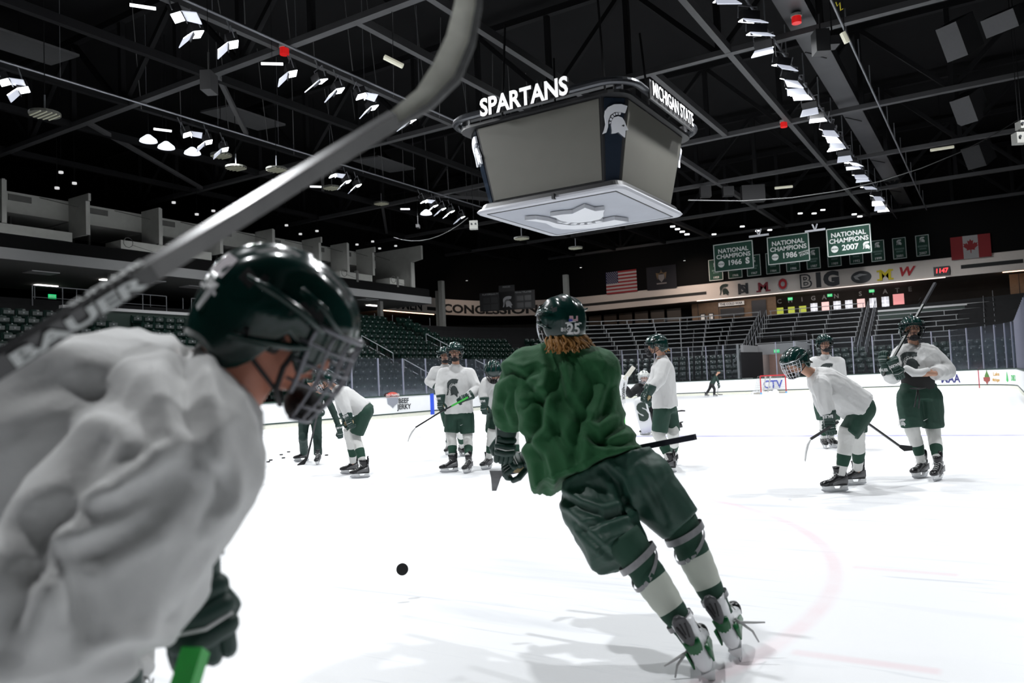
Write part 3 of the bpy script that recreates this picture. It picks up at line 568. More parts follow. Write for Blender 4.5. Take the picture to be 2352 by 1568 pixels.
# ================= roof steel =================
def truss(y, lab, x0=-42, x1=34, zb=14, zt=17.9, ph=0):
    t = thing('roof_truss', (0, y, 0), lab, 'roof truss')
    MB().box(((x0+x1)/2, 0, zb), (x1-x0, .3, .22)).build('bottom_chord', BEAM, t); MB().box(((x0+x1)/2, 0, zt), (x1-x0, .3, .3)).build('top_chord', BEAMD, t)
    m_ = MB(); n = int((x1-x0)/3.8)
    for i in range(n+1):
        x = x0+(x1-x0)*i/n; m_.bar((x, 0, zb), (x, 0, zt), .22, .22, up=Y_)
        if i < n: xn = x0+(x1-x0)*(i+1)/n; a, b = ((x, zb), (xn, zt)) if i % 2 == 0 else ((x, zt), (xn, zb)); m_.bar((a[0], 0, a[1]), (b[0], 0, b[1]), .2, .2, up=Y_)
    m_.build('web_members', BEAMD, t)
for y, lab in [(-8, 'roof truss nearest overhead, at the top edge of the picture'), (2.4, 'roof truss crossing left of the raised stick blade, with the red beacon'), (13.05, 'roof truss crossing just behind the hanging scoreboard'), (23.6, 'roof truss behind the scoreboard meeting its right corner'), (33.3, 'third roof truss behind the scoreboard'), (43, 'roof truss above the championship banners'), (52.5, 'farthest roof truss over the small banners')]: truss(y, lab, *((-26, 22) if y > 50 else (-32, 30) if y > 40 else (-42, 34)))
def beam(x, y0, y1, lab, w_=.24, z=14.0, h=.3, m=BEAM):
    o = MB().bx(x-w_/2, x+w_/2, y0, y1, z-.1, z-.1+h).build('roof_beam', m); return tag(o, lab, 'roof beam')
beam(4.0, -28, 53.5, 'long grey roof beam running to the far end right of the scoreboard'); beam(-2.7, -28, 53.5, 'long roof beam passing behind the stick blade and the scoreboard'); beam(.76, 13.1, 23.5, 'short grey roof beam just right of the scoreboard lettering')
beam(-5.7, 2.5, 30, 'roof beam between the stick blade and the left light row'); beam(-9.4, -28, 53.5, 'roof beam above the nearest row of floodlights on the left'); beam(-13.5, -28, 53.5, 'dark roof beam left of the nearest floodlight row', m=BEAMD)
beam(-18.6, -28, 53.5, 'dark roof beam above the second floodlight row', m=BEAMD); beam(-23, -28, 53.5, 'dim roof beam over the upper boxes', m=BEAMD); beam(-29, -28, 53.5, 'dim outer roof beam over the balcony', m=BEAMD); beam(15.5, -28, 53.5, 'dark roof beam at the right side of the roof', m=BEAMD)
# diagonal braces on the lower plane
for (a, b) in [((-22, 2.4), (-28, 13)), ((-18, 13), (-23, 18)), ((-13, 2.4), (-18, 8)), ((-23, 23.6), (-29, 31)), ((-18.6, 23.6), (-14, 31))]:
    tag(MB().bar((*a, 14), (*b, 14), .18, .18).build('roof_brace', BEAM), 'diagonal grey brace low in the dark left roof', 'roof brace', 'diagonal braces in the left roof')
for x0, x1, y in [(-3, 0, 4.0), (-7, -3, 10)]: pass
# catwalk and duct on the right
t = thing('catwalk', (0, 0, 0), 'grey catwalk duct running over the right row of floodlights', 'catwalk')
MB().bx(6.25, 7.2, -20, 53.5, 14.4, 14.9).build('duct', mat('duct_grey', (.05, .05, .052), .45, .4, noise_amt=.3, nscale=1.2), t)
m_ = MB()
for x, z in ((5.95, 13.55), (8.15, 13.9)):
    m_.tube([(x, -20, z), (x, 53.5, z)], .045, 6)
    for y in np.arange(-19, 53, 3.3): m_.tube([(x, y, z), (x, y, 14.9)], .025, 5)
m_.build('pipe', RAIL, t)
for y in (8, 16, 26, 36, 46): MB().bar((6.3, y, 14.38), (6.9, y+1.2, 14.38), .06, .03).build('marking', BLACK, t)
# acoustic panels
for x, y in [(-20.8, -1.0), (-20.8, 10.2), (-20.85, 21.4), (-20.9, 32.5), (-20.9, 43.5)]:
    o = MB().box((x, y, 16), (2.2, 3.7, .1), Matrix.Rotation(.08, 3, 'Y')).build('acoustic_panel', mat('acoustic_grey', (.075, .075, .078), .9, noise_amt=.1)); tag(o, 'flat grey acoustic panel hung under the left roof', 'acoustic panel', 'acoustic panels under the left roof'); MB().tube([(x, y, 16.05), (x, y, 18.4)], .02, 4).build('hanging_rod', BEAMD, o)
for px, py, Z, w_, h in [(2205, 85, 34, .9, 1.5), (2228, 245, 44, 1.1, 1.5), (2248, 352, 56, 1.3, 1.6), (2305, 48, 30, 1.2, .7)]:
    o = MB().box(D(px, py, Z), (w_, 1.0*h, h), Matrix.Rotation(-.5, 3, 'Z') @ Matrix.Rotation(.5, 3, 'X')).build('acoustic_panel', MATS['acoustic_grey']); tag(o, 'tilted grey acoustic panel in the dark upper right of the roof', 'acoustic panel', 'acoustic panels at the upper right')
# ================= floodlights =================
nl = 0
FLH = mat('flood_case', (.01, .01, .011), .5); FLW = mat('flood_reflector_glow', (.75, .76, .8), .35, emit=(.8, .85, 1), es=.55); FLS = mat('flood_lens', (1, 1, 1), .3, emit=(.93, .96, 1), es=16)  # the flap's own glow stands for lamplight falling on it
def flood(pos, yaw, tilt, grp, lab, lit=True, power=1.0, size=.62, lamp=True):
    global nl
    M_ = Matrix.Translation(pos) @ Matrix.Rotation(yaw, 4, 'Z') @ Matrix.Rotation(tilt, 4, 'X')
    t = thing('floodlight', None, lab, 'floodlight', grp, M=M_); s_ = size
    b = MB(); b.bx(-s_/2, s_/2, -.12, .22, .02, .3); b.bx(-s_/2, s_/2, .22, .25, -.1, .3); b.build('housing', FLH, t)
    MB().bx(-s_/2+.03, s_/2-.03, -.1, .2, .0, .02).build('lens', FLS, t)
    b = MB(); b.add([(-s_/2, .22, 0), (s_/2, .22, 0), (s_*.62, .62, -.22), (-s_*.62, .62, -.22), (-s_/2, .24, .02), (s_/2, .24, .02), (s_*.62, .64, -.2), (-s_*.62, .64, -.2)], [(0, 3, 2, 1), (4, 5, 6, 7), (0, 1, 5, 4), (2, 3, 7, 6), (1, 2, 6, 5), (0, 4, 7, 3)]); b.build('reflector', FLW, t)
    b = MB(); b.tube([(-s_/2-.04, 0, .1), (-s_/2-.04, 0, .5), (s_/2+.04, 0, .5), (s_/2+.04, 0, .1)], .02, 5); b.tube([(0, 0, .5), (0, 0, .85)], .025, 5); b.build('yoke', RAIL, t)
    if lamp:
        L = bpy.data.lights.new('flood_lamp', 'AREA'); L.shape = 'RECTANGLE'; L.size = s_*.9; L.size_y = .28; L.energy = LIGHT_W*power; L.color = (.96, .98, 1); L.spread = 2.6
        lo = bpy.data.objects.new('flood_lamp', L); COL.objects.link(lo); lo.parent = t; lo.location = (0, .05, -.012); nl += 1
    return t
random.seed(5)
for i, (px, py) in enumerate([(1660, 5), (1717, 50), (1735, 80), (1757, 113), (1790, 152), (1808, 183), (1822, 203), (1833, 220), (1862, 248), (1875, 275), (1896, 298), (1903, 313), (1915, 326), (1922, 338), (1938, 357), (1951, 375), (1956, 384), (1970, 402), (1979, 412), (1988, 430), (2008, 450), (2012, 460), (2020, 470), (2025, 478)]):
    a = PLN(px, py, 2, 13.0)
    flood(a, math.pi+.5+random.uniform(-.5, .5), -.35+random.uniform(-.2, .25), 'floodlights of the long right row', 'white floodlight with a pale flap hanging in the long row under the right catwalk', lamp=(i % 2 == 0), power=2.0, size=.62)
for i, (px, py, g_) in enumerate([(405, 42, 1), (457, 80, 0), (540, 103, 0), (675, 170, 0), (740, 188, 0), (782, 209, 0), (826, 223, 1), (860, 248, 0), (945, 280, 0)]):
    a = PLN(px, py, 2, 13.0); flood(a, -.55+random.uniform(-.3, .3)+(0 if g_ else math.pi), .35 if g_ else -.3, 'floodlights of the nearer left row', 'white floodlight in the nearer left row, above the black stick shaft' if not g_ else 'glaring white floodlight in the nearer left row, turned to the viewer', power=1.8)
for i, (px, py, g_) in enumerate([(8, 191, 1), (60, 207, 0), (427, 311, 1), (482, 327, 0), (519, 344, 0), (762, 405, 1), (800, 418, 0), (824, 427, 0), (972, 464, 1), (1000, 474, 0), (1018, 481, 0), (1038, 487, 0), (1062, 500, 0)]):
    a = PLN(px, py, 2, 13.0); flood(a, -.6+(0 if g_ else math.pi), .4 if g_ else -.3, 'floodlights of the farther left row', 'small white floodlight in the farther left row over the upper boxes' if not g_ else 'glaring floodlight in the farther left row, turned to the viewer', power=1.8, lamp=(i % 2 == 0 or g_))
for x in (-8.8, -17.8, 14.8):
    m_ = MB(); m_.tube([(x, -20, 13.85), (x, 32, 13.85)], .04, 6)
    for y in np.arange(-19, 32, 3.6): m_.tube([(x, y, 13.85), (x, y, 18.38)], .012, 4)
    tag(m_.build('lamp_pipe', RAIL), {-8.8: 'thin pipe carrying the nearer left row of floodlights', -17.8: 'thin pipe carrying the farther left row of floodlights', 14.8: 'thin pipe high over the right side boards'}[x], 'pipe')
# near lamps over and behind the viewer, continuing the two rows
for x, y in [(5.8, -2), (5.8, -10), (5.8, -17), (-8.8, -8), (-8.8, -15), (-17.8, -10), (14.8, -6), (14.8, 4), (14.8, 16), (14.8, 30)]:
    flood(V((x, y, 13.0)), 0, .0, 'floodlights overhead outside the picture', 'floodlight of the near rows overhead', power=2.6)
hb = mat('bowl_glass', (.6, .62, .66), .4, emit=(.85, .9, 1), es=1.5)
for px, py, z in [(341, 325, 13), (442, 353, 13), (382, 340, 13), (979, 492, 12.6)]:
    a = PLN(px, py, 2, z); t = thing('high_bay_lamp', a, 'round lit high bay lamp beside the glaring light of the farther left row', 'ceiling lamp', 'round high bay lamps'); MB().tube([(0, 0, 0), (0, 0, .1), (0, 0, .3)], [.38, .34, .1], 16).build('shade', hb, t); MB().tube([(0, 0, .3), (0, 0, 18.38-a.z)], .02, 5).build('stem', BEAMD, t)
for px, py, Z, on in [(103, 264, 27, 0), (508, 358, 38, 0), (542, 386, 38, 0), (762, 432, 45, 0), (876, 468, 52, 0), (1198, 548, 50, 0), (1322, 570, 55, 0), (635, 390, 38, 0)]:
    t = thing('high_bay_lamp', D(px, py, Z), 'unlit round caged lamp hanging in the dark left roof', 'ceiling lamp', 'unlit caged lamps'); MB().tube([(0, 0, 0), (0, 0, .08)], .5, 16).build('grille', mat('grille_dim', (.08, .08, .07), .6), t)
    b = MB(); [b.box((0, y, -.02), (.9*math.sqrt(1-(y/.5)**2), .04, .03)) for y in (-.32, -.16, 0, .16, .32)]; b.build('louvre', mat('louvre_pale_glow', (.3, .3, .24), .6, emit=(.8, .8, .6), es=.1), t); MB().tube([(0, 0, .1), (0, 0, .7)], .03, 5).build('stem', RAIL, t); MB().tube([(0, 0, .7), (0, 0, 18.38-t.location.z)], .015, 5).build('hanging_wire', BEAMD, t)  # louvre of the unlit lamp has a faint glow put into its material
for (a, b) in [((298, 11), (358, 20)), ((600, 146), (650, 147)), ((353, 296), (394, 301)), ((712, 428), (738, 429)), ((920, 480), (941, 480))]:
    z = 13.2 if a[0] != 353 else 13.2; A, B = PLN(*a, 2, z), PLN(*b, 2, z); t = MB().tube([A, B], .05, 8).build('tube_light', mat('tube_white', (1, 1, 1), .4, emit=(.95, .95, 1), es=2.5)); tag(t, 'thin white tube light at the near end of a floodlight group', 'tube light', 'thin tube lights in the left roof'); hang(t, (A+B)/2)
for (a, b, Z) in [((883, 131), (925, 152), 26), ((1780, 432), (1820, 428), 55), ((2138, 345), (2190, 337), 48), ((1935, 75), (1946, 98), 24)]:
    A, B = D(*a, Z), D(*b, Z); t = MB().tube([A, B], .09, 8).build('tube_light', mat('tube_cream_glow', (.5, .5, .42), .4, emit=(.9, .88, .7), es=.35)); tag(t, 'unlit cream tube lamp among the roof steel', 'tube light', 'unlit cream tube lamps'); hang(t, (A+B)/2)  # lamps are off; their brightness is a weak glow in the material
for px, py, z in [(140, 398, 12.8), (131, 434, 12.8), (171, 423, 12.8), (399, 467, 12.8), (452, 494, 12.8), (490, 486, 12.8), (658, 519, 12.8), (690, 539, 12.8), (728, 532, 12.8), (820, 563, 12.8), (856, 556, 12.8), (872, 572, 12.8), (909, 566, 12.8)]:
    a = PLN(px, py, 0, -27.5); t = MB().tube([(a.x, a.y, a.z), (a.x, a.y, a.z+.1)], .11, 10).build('downlight', mat('down_dim', (.6, .6, .6), .5, emit=(1, 1, 1), es=.6)); tag(t, 'tiny round downlight in the dark ceiling above the upper boxes', 'downlight', 'downlights above the upper boxes'); hang(t, a+Z_*.1)
for px, py, z, lab in [(653, 112, 13.9, 'red beacon under the truss crossing right of the nearest left floodlights'), (1829, 40, 14.2, 'small red beacon beside the right catwalk at the top'), (1800, 282, 13.9, 'red beacon under the roof beam crossing right of the scoreboard')]:
    a = PLN(px, py, 2, z)-Z_*.1; t = thing('beacon', a, lab, 'beacon'); MB().tube([(0, 0, -.12), (0, 0, .12)], .17, 12).build('red_lens', mat('beacon_red', (.5, .01, .01), .3, emit=(1, .02, .02), es=.35), t); MB().tube([(0, 0, .12), (0, 0, .22)], .2, 12).build('cap', PANEL, t)
# hanging loudspeakers, projectors and cables
for px, py, Z, w_, h, lab in [(1620, 440, 52, .7, .75, 'dark loudspeaker hung right of the scoreboard, left of three'), (1672, 440, 52, .7, .6, 'loudspeaker hung right of the scoreboard, middle of three'), (1729, 445, 52, 1.5, 1.1, 'wide loudspeaker hung right of the scoreboard, right of three'), (480, 190, 22, .3, .55, 'dark stage light on the truss left of the acoustic panel'), (1885, 98, 26, .45, .75, 'dark moving stage light under the right catwalk'), (1912, 98, 26, .3, .3, 'small grey lamp beside the dark moving stage light'), (960, 520, 50, .2, .2, 'tiny box in the dark roof near the scoreboard')]:
    b = MB(); b.box((0, 0, 0), (w_, .5, h), Matrix.Rotation(.5, 3, 'Z')); b.tube([(0, 0, h/2), (0, 0, h/2+.6)], .03, 5)
    o = b.build('loudspeaker' if 'loud' in lab else 'stage_light', mat('speaker_grey', (.018, .018, .019), .6)); o.location = D(px, py, Z); tag(o, lab, 'loudspeaker' if 'loud' in lab else 'stage light'); hang(o, D(px, py, Z)+Z_*(h/2))
for px, py, Z, s_, lab in [(1088, 517, 40, .42, 'pale projector box with two lenses just left below the scoreboard'), (2342, 318, 30, .42, 'pale projector box with a lens at the right edge'), (2347, 288, 30, .3, 'small pale box above the projector at the right edge')]:
    t = thing('projector', D(px, py, Z), lab, 'projector'); hang(t, D(px, py, Z)); R_ = Matrix.Rotation(.55, 3, 'Z'); MB().box((0, 0, 0), (s_, .35, s_), R_).build('case', PANEL, t)
    for dx in (-.1, .1): c = R_ @ V((dx, -.18, .03)); MB().tube([c, c-R_ @ V((0, .04, 0))], .05, 10).build('lens', INK, t)
random.seed(9)
def cable(a, b, sag, lab, grp, r=.018):
    a, b = V(a), V(b); P = [a.lerp(b, q)-Z_*sag*4*q*(1-q) for q in np.linspace(0, 1, 9)]
    tag(MB().tube(P, r, 5).build('cable', mat('cable_grey', (.09, .09, .09), .6)), lab, 'cable', grp)
for i in range(16):
    y = -3+i*1.6; cable((-8.8+random.uniform(-.2, .2), y, 18.4), (-8.8+random.uniform(-.4, .4), y+random.uniform(0, .8), 13.9), random.uniform(.0, .2), 'thin cable hanging over the nearer left floodlight row', 'cables over the nearer left row')
for i in range(12):
    y = 2+i*2.2; cable((-17.8, y, 18.4), (-17.9+random.uniform(-.4, .4), y+random.uniform(0, 1.2), 13.8), random.uniform(.0, .3), 'thin cable hanging over the farther left floodlight row', 'cables over the farther left row')
for i in range(20):
    y = 11+i*1.3; cable((5.9, y, 13.5), (5.85, y+random.uniform(.1, .5), 13.25), .18, 'short drooping cable at a floodlight of the right row', 'cables at the right row')
cable(D(905, 545, 45), D(1075, 500, 40), .6, 'long sagging cable running left from the scoreboard', None, .02); cable((3.2, 9.5, 7.6), (14, 26, 12.8), 1.2, 'long thin cable sagging from the scoreboard to the right roof', None, .02)
tag(MB().tube([D(1920, 5, 20), D(1923, 14, 20), D(1929, 6, 20), D(1931, 24, 20), D(1936, 20, 20)], .015, 5).build('yellow_strap', mat('yellow', (.6, .5, .02), .6)), 'bright yellow strap tied up in the roof at the top right', 'strap'); hang([q for q in COL.objects if q.name == 'yellow_strap'][0], D(1920, 5, 20))
# pendant lamps over the far banners and small far lights
for px, py, Z in [(1838, 490, 62), (1870, 490, 62), (1890, 482, 62), (1962, 492, 60), (1975, 497, 60), (1740, 530, 62), (1768, 528, 62), (1640, 538, 62), (1705, 520, 62), (1545, 520, 55), (1556, 526, 55), (1567, 532, 55), (1578, 538, 55)]:
    o = MB().box(D(px, py, Z), (.32, .15, .09), Matrix.Rotation(.5, 3, 'Z')).build('small_floodlight', mat('far_flood', (.9, .9, .9), .4, emit=(1, 1, 1), es=2)); tag(o, 'tiny lit floodlight in the dark above the far banners', 'floodlight', 'tiny far floodlights')
for px, py, Z, lab in [(1743, 541, 49, 'grey projector bracket hanging at the left of the 1986 banner'), (1872, 529, 49, 'grey lamp on a bracket above the gap between the 1986 and 2007 banners')]:
    b = MB(); b.box((0, 0, 0), (1.2, .1, .12)); b.tube([(0, 0, 0), (-.15, 0, .4)], .05, 5); b.tube([(0, 0, 0), (.15, 0, .4)], .05, 5); o = b.build('lamp_bracket', RAIL); o.location = D(px, py, Z); tag(o, lab, 'bracket')
# ================= scoreboard =================
sb = thing('scoreboard', (-.05, 7.65, 7.25), 'large four-sided hanging scoreboard with grey blank screens over centre ice', 'scoreboard')
def rrect(hx, hy, r, n=6, z=0):
    P = []
    for cx, cy, a0 in ((hx-r, hy-r, 0), (-hx+r, hy-r, 90), (-hx+r, -hy+r, 180), (hx-r, -hy+r, 270)):
        for i in range(n+1): a = math.radians(a0+90*i/n); P.append(V((cx+r*math.cos(a), cy+r*math.sin(a), z)))
    return P
PALE = mat('slab_pale', (.25, .255, .275), .5, noise_amt=.05)
m_ = MB(); m_.loft([rrect(2.72, 2.8, .35, z=0), rrect(2.78, 2.86, .35, z=.06), rrect(2.72, 2.8, .35, z=.14)]); m_.build('bottom_slab', PALE, sb)
m_ = MB(); m_.loft([rrect(2.66, 2.74, .3, z=.14), rrect(2.6, 2.68, .3, z=.3), rrect(2.56, 2.62, .3, z=.34)]); m_.build('lower_black_band', BLACK, sb)
m_ = MB(); fr = [(-2.35, -2.45), (2.35, -2.45), (2.35, 2.45), (-2.35, 2.45)]
m_.bx(-2.4, 2.4, -2.5, 2.5, -.012, .0); m_.build('underside_panel', mat('under_grey', (.16, .17, .195), .5, noise_amt=.15, nscale=1.2), sb)
for q in [(-2.42, 2.42, -2.53, -2.49), (-2.42, 2.42, 2.49, 2.53), (-2.42, -2.38, -2.5, 2.5), (2.38, 2.42, -2.5, 2.5)]: MB().bx(*q, -.02, 0).build('groove', BLACK, sb)
m_ = MB(); emblem(m_, (-1.55, -1.75, -.17), (1, 0, 0), (0, 1, 0), 3.4, t=.14, mi=0, eye=None); m_.build('underside_emblem', mat('emblem_white', (.42, .43, .45), .5), sb)
ZB, ZT = .34, 2.85; HB, HT = (2.45, 2.62), (2.95, 3.12); cb, ct = .38, .62   # half sizes and corner cuts, bottom and top
def oct_(h, c, z): return [V((h[0]-c, -h[1], z)), V((h[0], -h[1]+c, z)), V((h[0], h[1]-c, z)), V((h[0]-c, h[1], z)), V((-h[0]+c, h[1], z)), V((-h[0], h[1]-c, z)), V((-h[0], -h[1]+c, z)), V((-h[0]+c, -h[1], z))]
OB, OT = oct_(HB, cb, ZB), oct_(HT, ct, ZT)
m_ = MB(); m_.loft([OB, OT]); m_.build('core', BLACK, sb)
def inset(a, b, c, d, m0, m1, off):                                # quad a b (bottom) c d (top) inset sideways and vertically, pushed out
    n_ = (b-a).cross(d-a).normalized(); f_ = lambda u, v: (a.lerp(b, u)).lerp(d.lerp(c, u), v)+n_*off
    return [f_(m0, m1), f_(1-m0, m1), f_(1-m0, 1-m1), f_(m0, 1-m1)]
for i in range(8):
    j = (i+1) % 8; a, b, c, d = OB[i], OB[j], OT[j], OT[i]
    if i % 2 == 1: m_ = MB(); q = inset(a, b, c, d, .015, .02, .03); q2 = inset(a, b, c, d, .015, .02, .0); m_.loft([q2, q]); m_.build('screen', SCREEN, sb)
    else:
        m_ = MB(); q = inset(a, b, c, d, .1, .01, .03); q2 = inset(a, b, c, d, .1, .01, .0); m_.loft([q2, q]); pn = m_.build('corner_panel', NAVY, sb)
        X2 = (b-a).normalized(); Y2 = ((c+d)/2-(a+b)/2).normalized(); O = (a+b)/2+Y2*1.35-X2*.38+(b-a).cross(d-a).normalized()*.05
        m_ = MB(); emblem(m_, O, X2, Y2, 1.0, t=.06, eye=1); m_.build('helmet_emblem', [SILV, INK], pn)
m_ = MB(); m_.loft([rrect(3.15, 3.3, .7, z=2.85), rrect(3.15, 3.3, .7, z=2.95), rrect(2.9, 3.0, .6, z=3.0)]); m_.build('top_black_band', BLACK, sb)
m_ = MB(); P = rrect(3.35, 3.5, .95, n=10, z=3.15); m_.tube(P+[P[0]], .12, 10); m_.build('ring_tube', mat('ring_dark', (.035, .037, .042), .3, .5), sb)
for x, y in ((2.85, -2.95), (-2.85, -2.95), (2.85, 2.95), (-2.85, 2.95)): MB().tube([(x, y, 2.9), (x, y, 3.35)], .16, 12).build('ring_bracket', mat('chrome', (.6, .6, .62), .15, 1), sb)
MB().text('SPARTANS', (-.12, -3.62, 3.2), X_, Z_, .80, t=.10, bold=.032, sx=.86, smi=1).build('lettering', [LETW, BLACK], sb); MB().bx(-1.5, 1.26, -3.6, -3.5, 3.0, 3.14).build('letter_mount', BLACK, sb)
MB().text('MICHIGAN STATE', (3.50, .1, 3.2), Y_, Z_, .66, t=.04, bold=.010, sx=.74, smi=1).build('lettering', [LETW, BLACK], sb); MB().bx(3.42, 3.485, -1.95, 2.15, 2.86, 3.5).build('letter_backing', BLACK, sb); MB().bx(3.38, 3.48, -1.8, 2.0, 3.02, 3.14).build('letter_mount', BLACK, sb)
MB().bx(.35, .43, -2.95, -2.8, -.0, .18).build('camera_bracket', BLACK, sb)
for x, y in ((2, -2), (-2, -2), (2, 2), (-2, 2)): MB().tube([(x, y, 3), (x*.9, y*.9, 6.8)], .04, 6).build('suspension_cable', BEAMD, sb)
m_ = MB(); MB().bx(-1.6, 1.6, -1.6, 1.6, 3.0, 3.6).build('hoist_frame', BEAMD, sb)
# ================= banners =================
def banner(px0, py0, px1, py1, yw, lab, draw, name='banner', ext=None, mats=None, cat='banner', grp=None):
    a = PLN(px0, py0, 1, yw); b = PLN(px1, py1, 1, yw); x0, x1, z1, z0 = a.x, b.x, a.z, b.z; t = thing(name, ((x0+x1)/2, yw, (z0+z1)/2), lab, cat, grp)
    W_, H_ = x1-x0, z1-z0; draw(t, W_, H_); return t
def plaq(t, W_, H_, bg=GREENB, frame=PAPERW, fw=.06):
    MB().bx(-W_/2, W_/2, 0, .03, -H_/2, H_/2).build('cloth', bg, t)
    m_ = MB(); i = fw*.6
    for q in [(-W_/2+i, W_/2-i, H_/2-i-fw, H_/2-i), (-W_/2+i, W_/2-i, -H_/2+i, -H_/2+i+fw), (-W_/2+i, -W_/2+i+fw, -H_/2+i, H_/2-i), (W_/2-i-fw, W_/2-i, -H_/2+i, H_/2-i)]: m_.bx(q[0], q[1], -.012, 0, q[2], q[3])
    m_.build('border', frame, t)
def champ(year, kind):
    def dr(t, W_, H_):
        plaq(t, W_, H_); m_ = MB(); m_.text('NATIONAL', (0, -.01, .54), X_, Z_, .50, bold=.022); m_.text('CHAMPIONS', (0, -.01, .07), X_, Z_, .50, bold=.022); m_.text(year, (.08, -.01, -.52), X_, Z_, .60, bold=.025)
        m_.poly([(math.cos(a)*.27, math.sin(a)*.27) for a in np.linspace(0, 2*math.pi, 25)[:-1]], (-1.05, -.012, -.54), X_, Z_)
        if kind == 'S': m_.text('S', (1.15, -.01, -.50), X_, Z_, .68, bold=.05)
        elif kind == 'M': m_.text('MICHIGAN', (1.2, -.01, -.36), V((1, 0, .2)).normalized(), V((-.2, 0, 1)).normalized(), .17, bold=.02); m_.text('STATE', (1.2, -.01, -.58), V((1, 0, .2)).normalized(), V((-.2, 0, 1)).normalized(), .24, bold=.03)
        else: emblem(m_, (.98, -.012, -.84), X_, Z_, .62)
        m_.build('lettering', PAPERW, t); MB().text('NCAA', (-1.05, -.02, -.54), X_, Z_, .17, bold=.03).build('badge_lettering', GREENB, t)
    return dr
banner(1637, 562, 1733, 616, 48, 'large green NATIONAL CHAMPIONS 1966 banner, lowest and leftmost of the three big ones', champ('1966', 'S'), grp='big championship banners')
banner(1760, 545, 1862, 599, 48, 'large green NATIONAL CHAMPIONS 1986 banner, the middle big one', champ('1986', 'M'), grp='big championship banners')
banner(1896, 526, 2004, 580, 48, 'large green NATIONAL CHAMPIONS 2007 banner, the highest and rightmost big one', champ('2007', 'E'), grp='big championship banners')
def smallb(year):
    def dr(t, W_, H_):
        plaq(t, W_, H_, fw=.045); m_ = MB(); m_.text(year, (0, -.01, -H_*.36), X_, Z_, .28, bold=.015); emblem(m_, (-.2, -.012, H_*.13), X_, Z_, .48)
        m_.build('lettering', PAPERW, t); m_ = MB(); m_.bx(-.35, .35, -.012, -.004, -.13, .02); m_.bx(-.25, .25, -.012, -.004, -.32, -.2); m_.build('faded_crest', mat('faded', (.10, .16, .14), .8), t)
    return dr
for i, (px, yr) in enumerate([(1626, '1959'), (1670, '1966'), (1713, '1967'), (1757, '1984'), (1803, '1986'), (1850, '1987'), (1898, '1989'), (1948, '1992'), (1998, '1999'), (2048, '2001'), (2101, '2007')]):
    py = 597-(px-1626)*.118; banner(px, py, px+36, py+45.5, 54.3-.45, f'small green banner dated {yr} hanging on the black wall above the emblems', smallb(yr), grp='small dated banners')
def usflag(t, W_, H_):
    m_ = MB()
    for i in range(13): m_.bx(-W_/2, W_/2, 0, .02, H_/2-H_*(i+1)/13, H_/2-H_*i/13, i % 2)
    m_.bx(-W_/2, -W_/2+W_*.4, -.01, 0, H_/2-H_*7/13, H_/2, 2)
    for r in range(9):
        for c in range(6 if r % 2 == 0 else 5): m_.box((-W_/2+W_*.4*((c+.5+(0 if r % 2 == 0 else .5))/6), -.015, H_/2-H_*7/13*(r+.5)/9), (.07, .005, .07), Matrix.Rotation(.78, 3, 'Y'), 1)
    m_.build('cloth', [mat('flag_red', (.22, .015, .02), .8), mat('flag_white', (.35, .34, .34), .8), mat('flag_blue', (.01, .015, .06), .8)], t)
banner(1391, 626, 1464, 669, 54-.2, 'stars and stripes flag on the black wall above the far benches', usflag, 'flag', cat='flag')
def stflag(t, W_, H_):
    MB().bx(-W_/2, W_/2, 0, .02, -H_/2, H_/2).build('cloth', mat('navy_cloth', (.0012, .0018, .006), .8), t); m_ = MB()
    m_.poly([(-.3, .3), (-.3, -.1), (0, -.45), (.3, -.1), (.3, .3)], (0, -.01, 0), X_, Z_); m_.bx(-.5, .5, -.012, -.01, -.62, -.5); m_.build('coat_of_arms', mat('arms_dim', (.16, .15, .15), .8), t); MB().poly([(-.55, .5), (-.4, -.2), (-.3, .3), (0, .65), (.3, .3), (.4, -.2), (.55, .5), (.1, .4), (0, .8), (-.1, .4)], (0, -.008, 0), X_, Z_).build('supporters', mat('arms_gold', (.12, .08, .04), .8), t)
banner(1484, 615, 1555, 660, 53.8, 'dark navy state flag with a pale coat of arms right of the stars and stripes', stflag, 'flag', cat='flag')
def caflag(t, W_, H_):
    m_ = MB(); m_.bx(-W_/2, -W_*.19, 0, .02, -H_/2, H_/2, 0); m_.bx(W_*.19, W_/2, 0, .02, -H_/2, H_/2, 0); m_.bx(-W_*.19, W_*.19, 0, .02, -H_/2, H_/2, 1)
    lf = [(0, 1), (.14, .74), (.34, .84), (.26, .34), (.46, .56), (.54, .44), (.8, .5), (.7, .22), (.84, .14), (.42, -.24), (.48, -.42), (.06, -.36), (.04, -.8)]; lf = lf+[(-x, y) for x, y in lf[::-1][:-1]]
    m_.poly([(x*.62, y*.62) for x, y in lf], (0, -.01, 0), X_, Z_, 0, 0); m_.build('cloth', [mat('flag_red2', (.17, .007, .009), .8), mat('flag_white2', (.26, .25, .25), .8)], t)
banner(2182, 546, 2278, 588, 53.8, 'red and white flag with a maple leaf on the black wall above the red clock', caflag, 'flag', cat='flag')
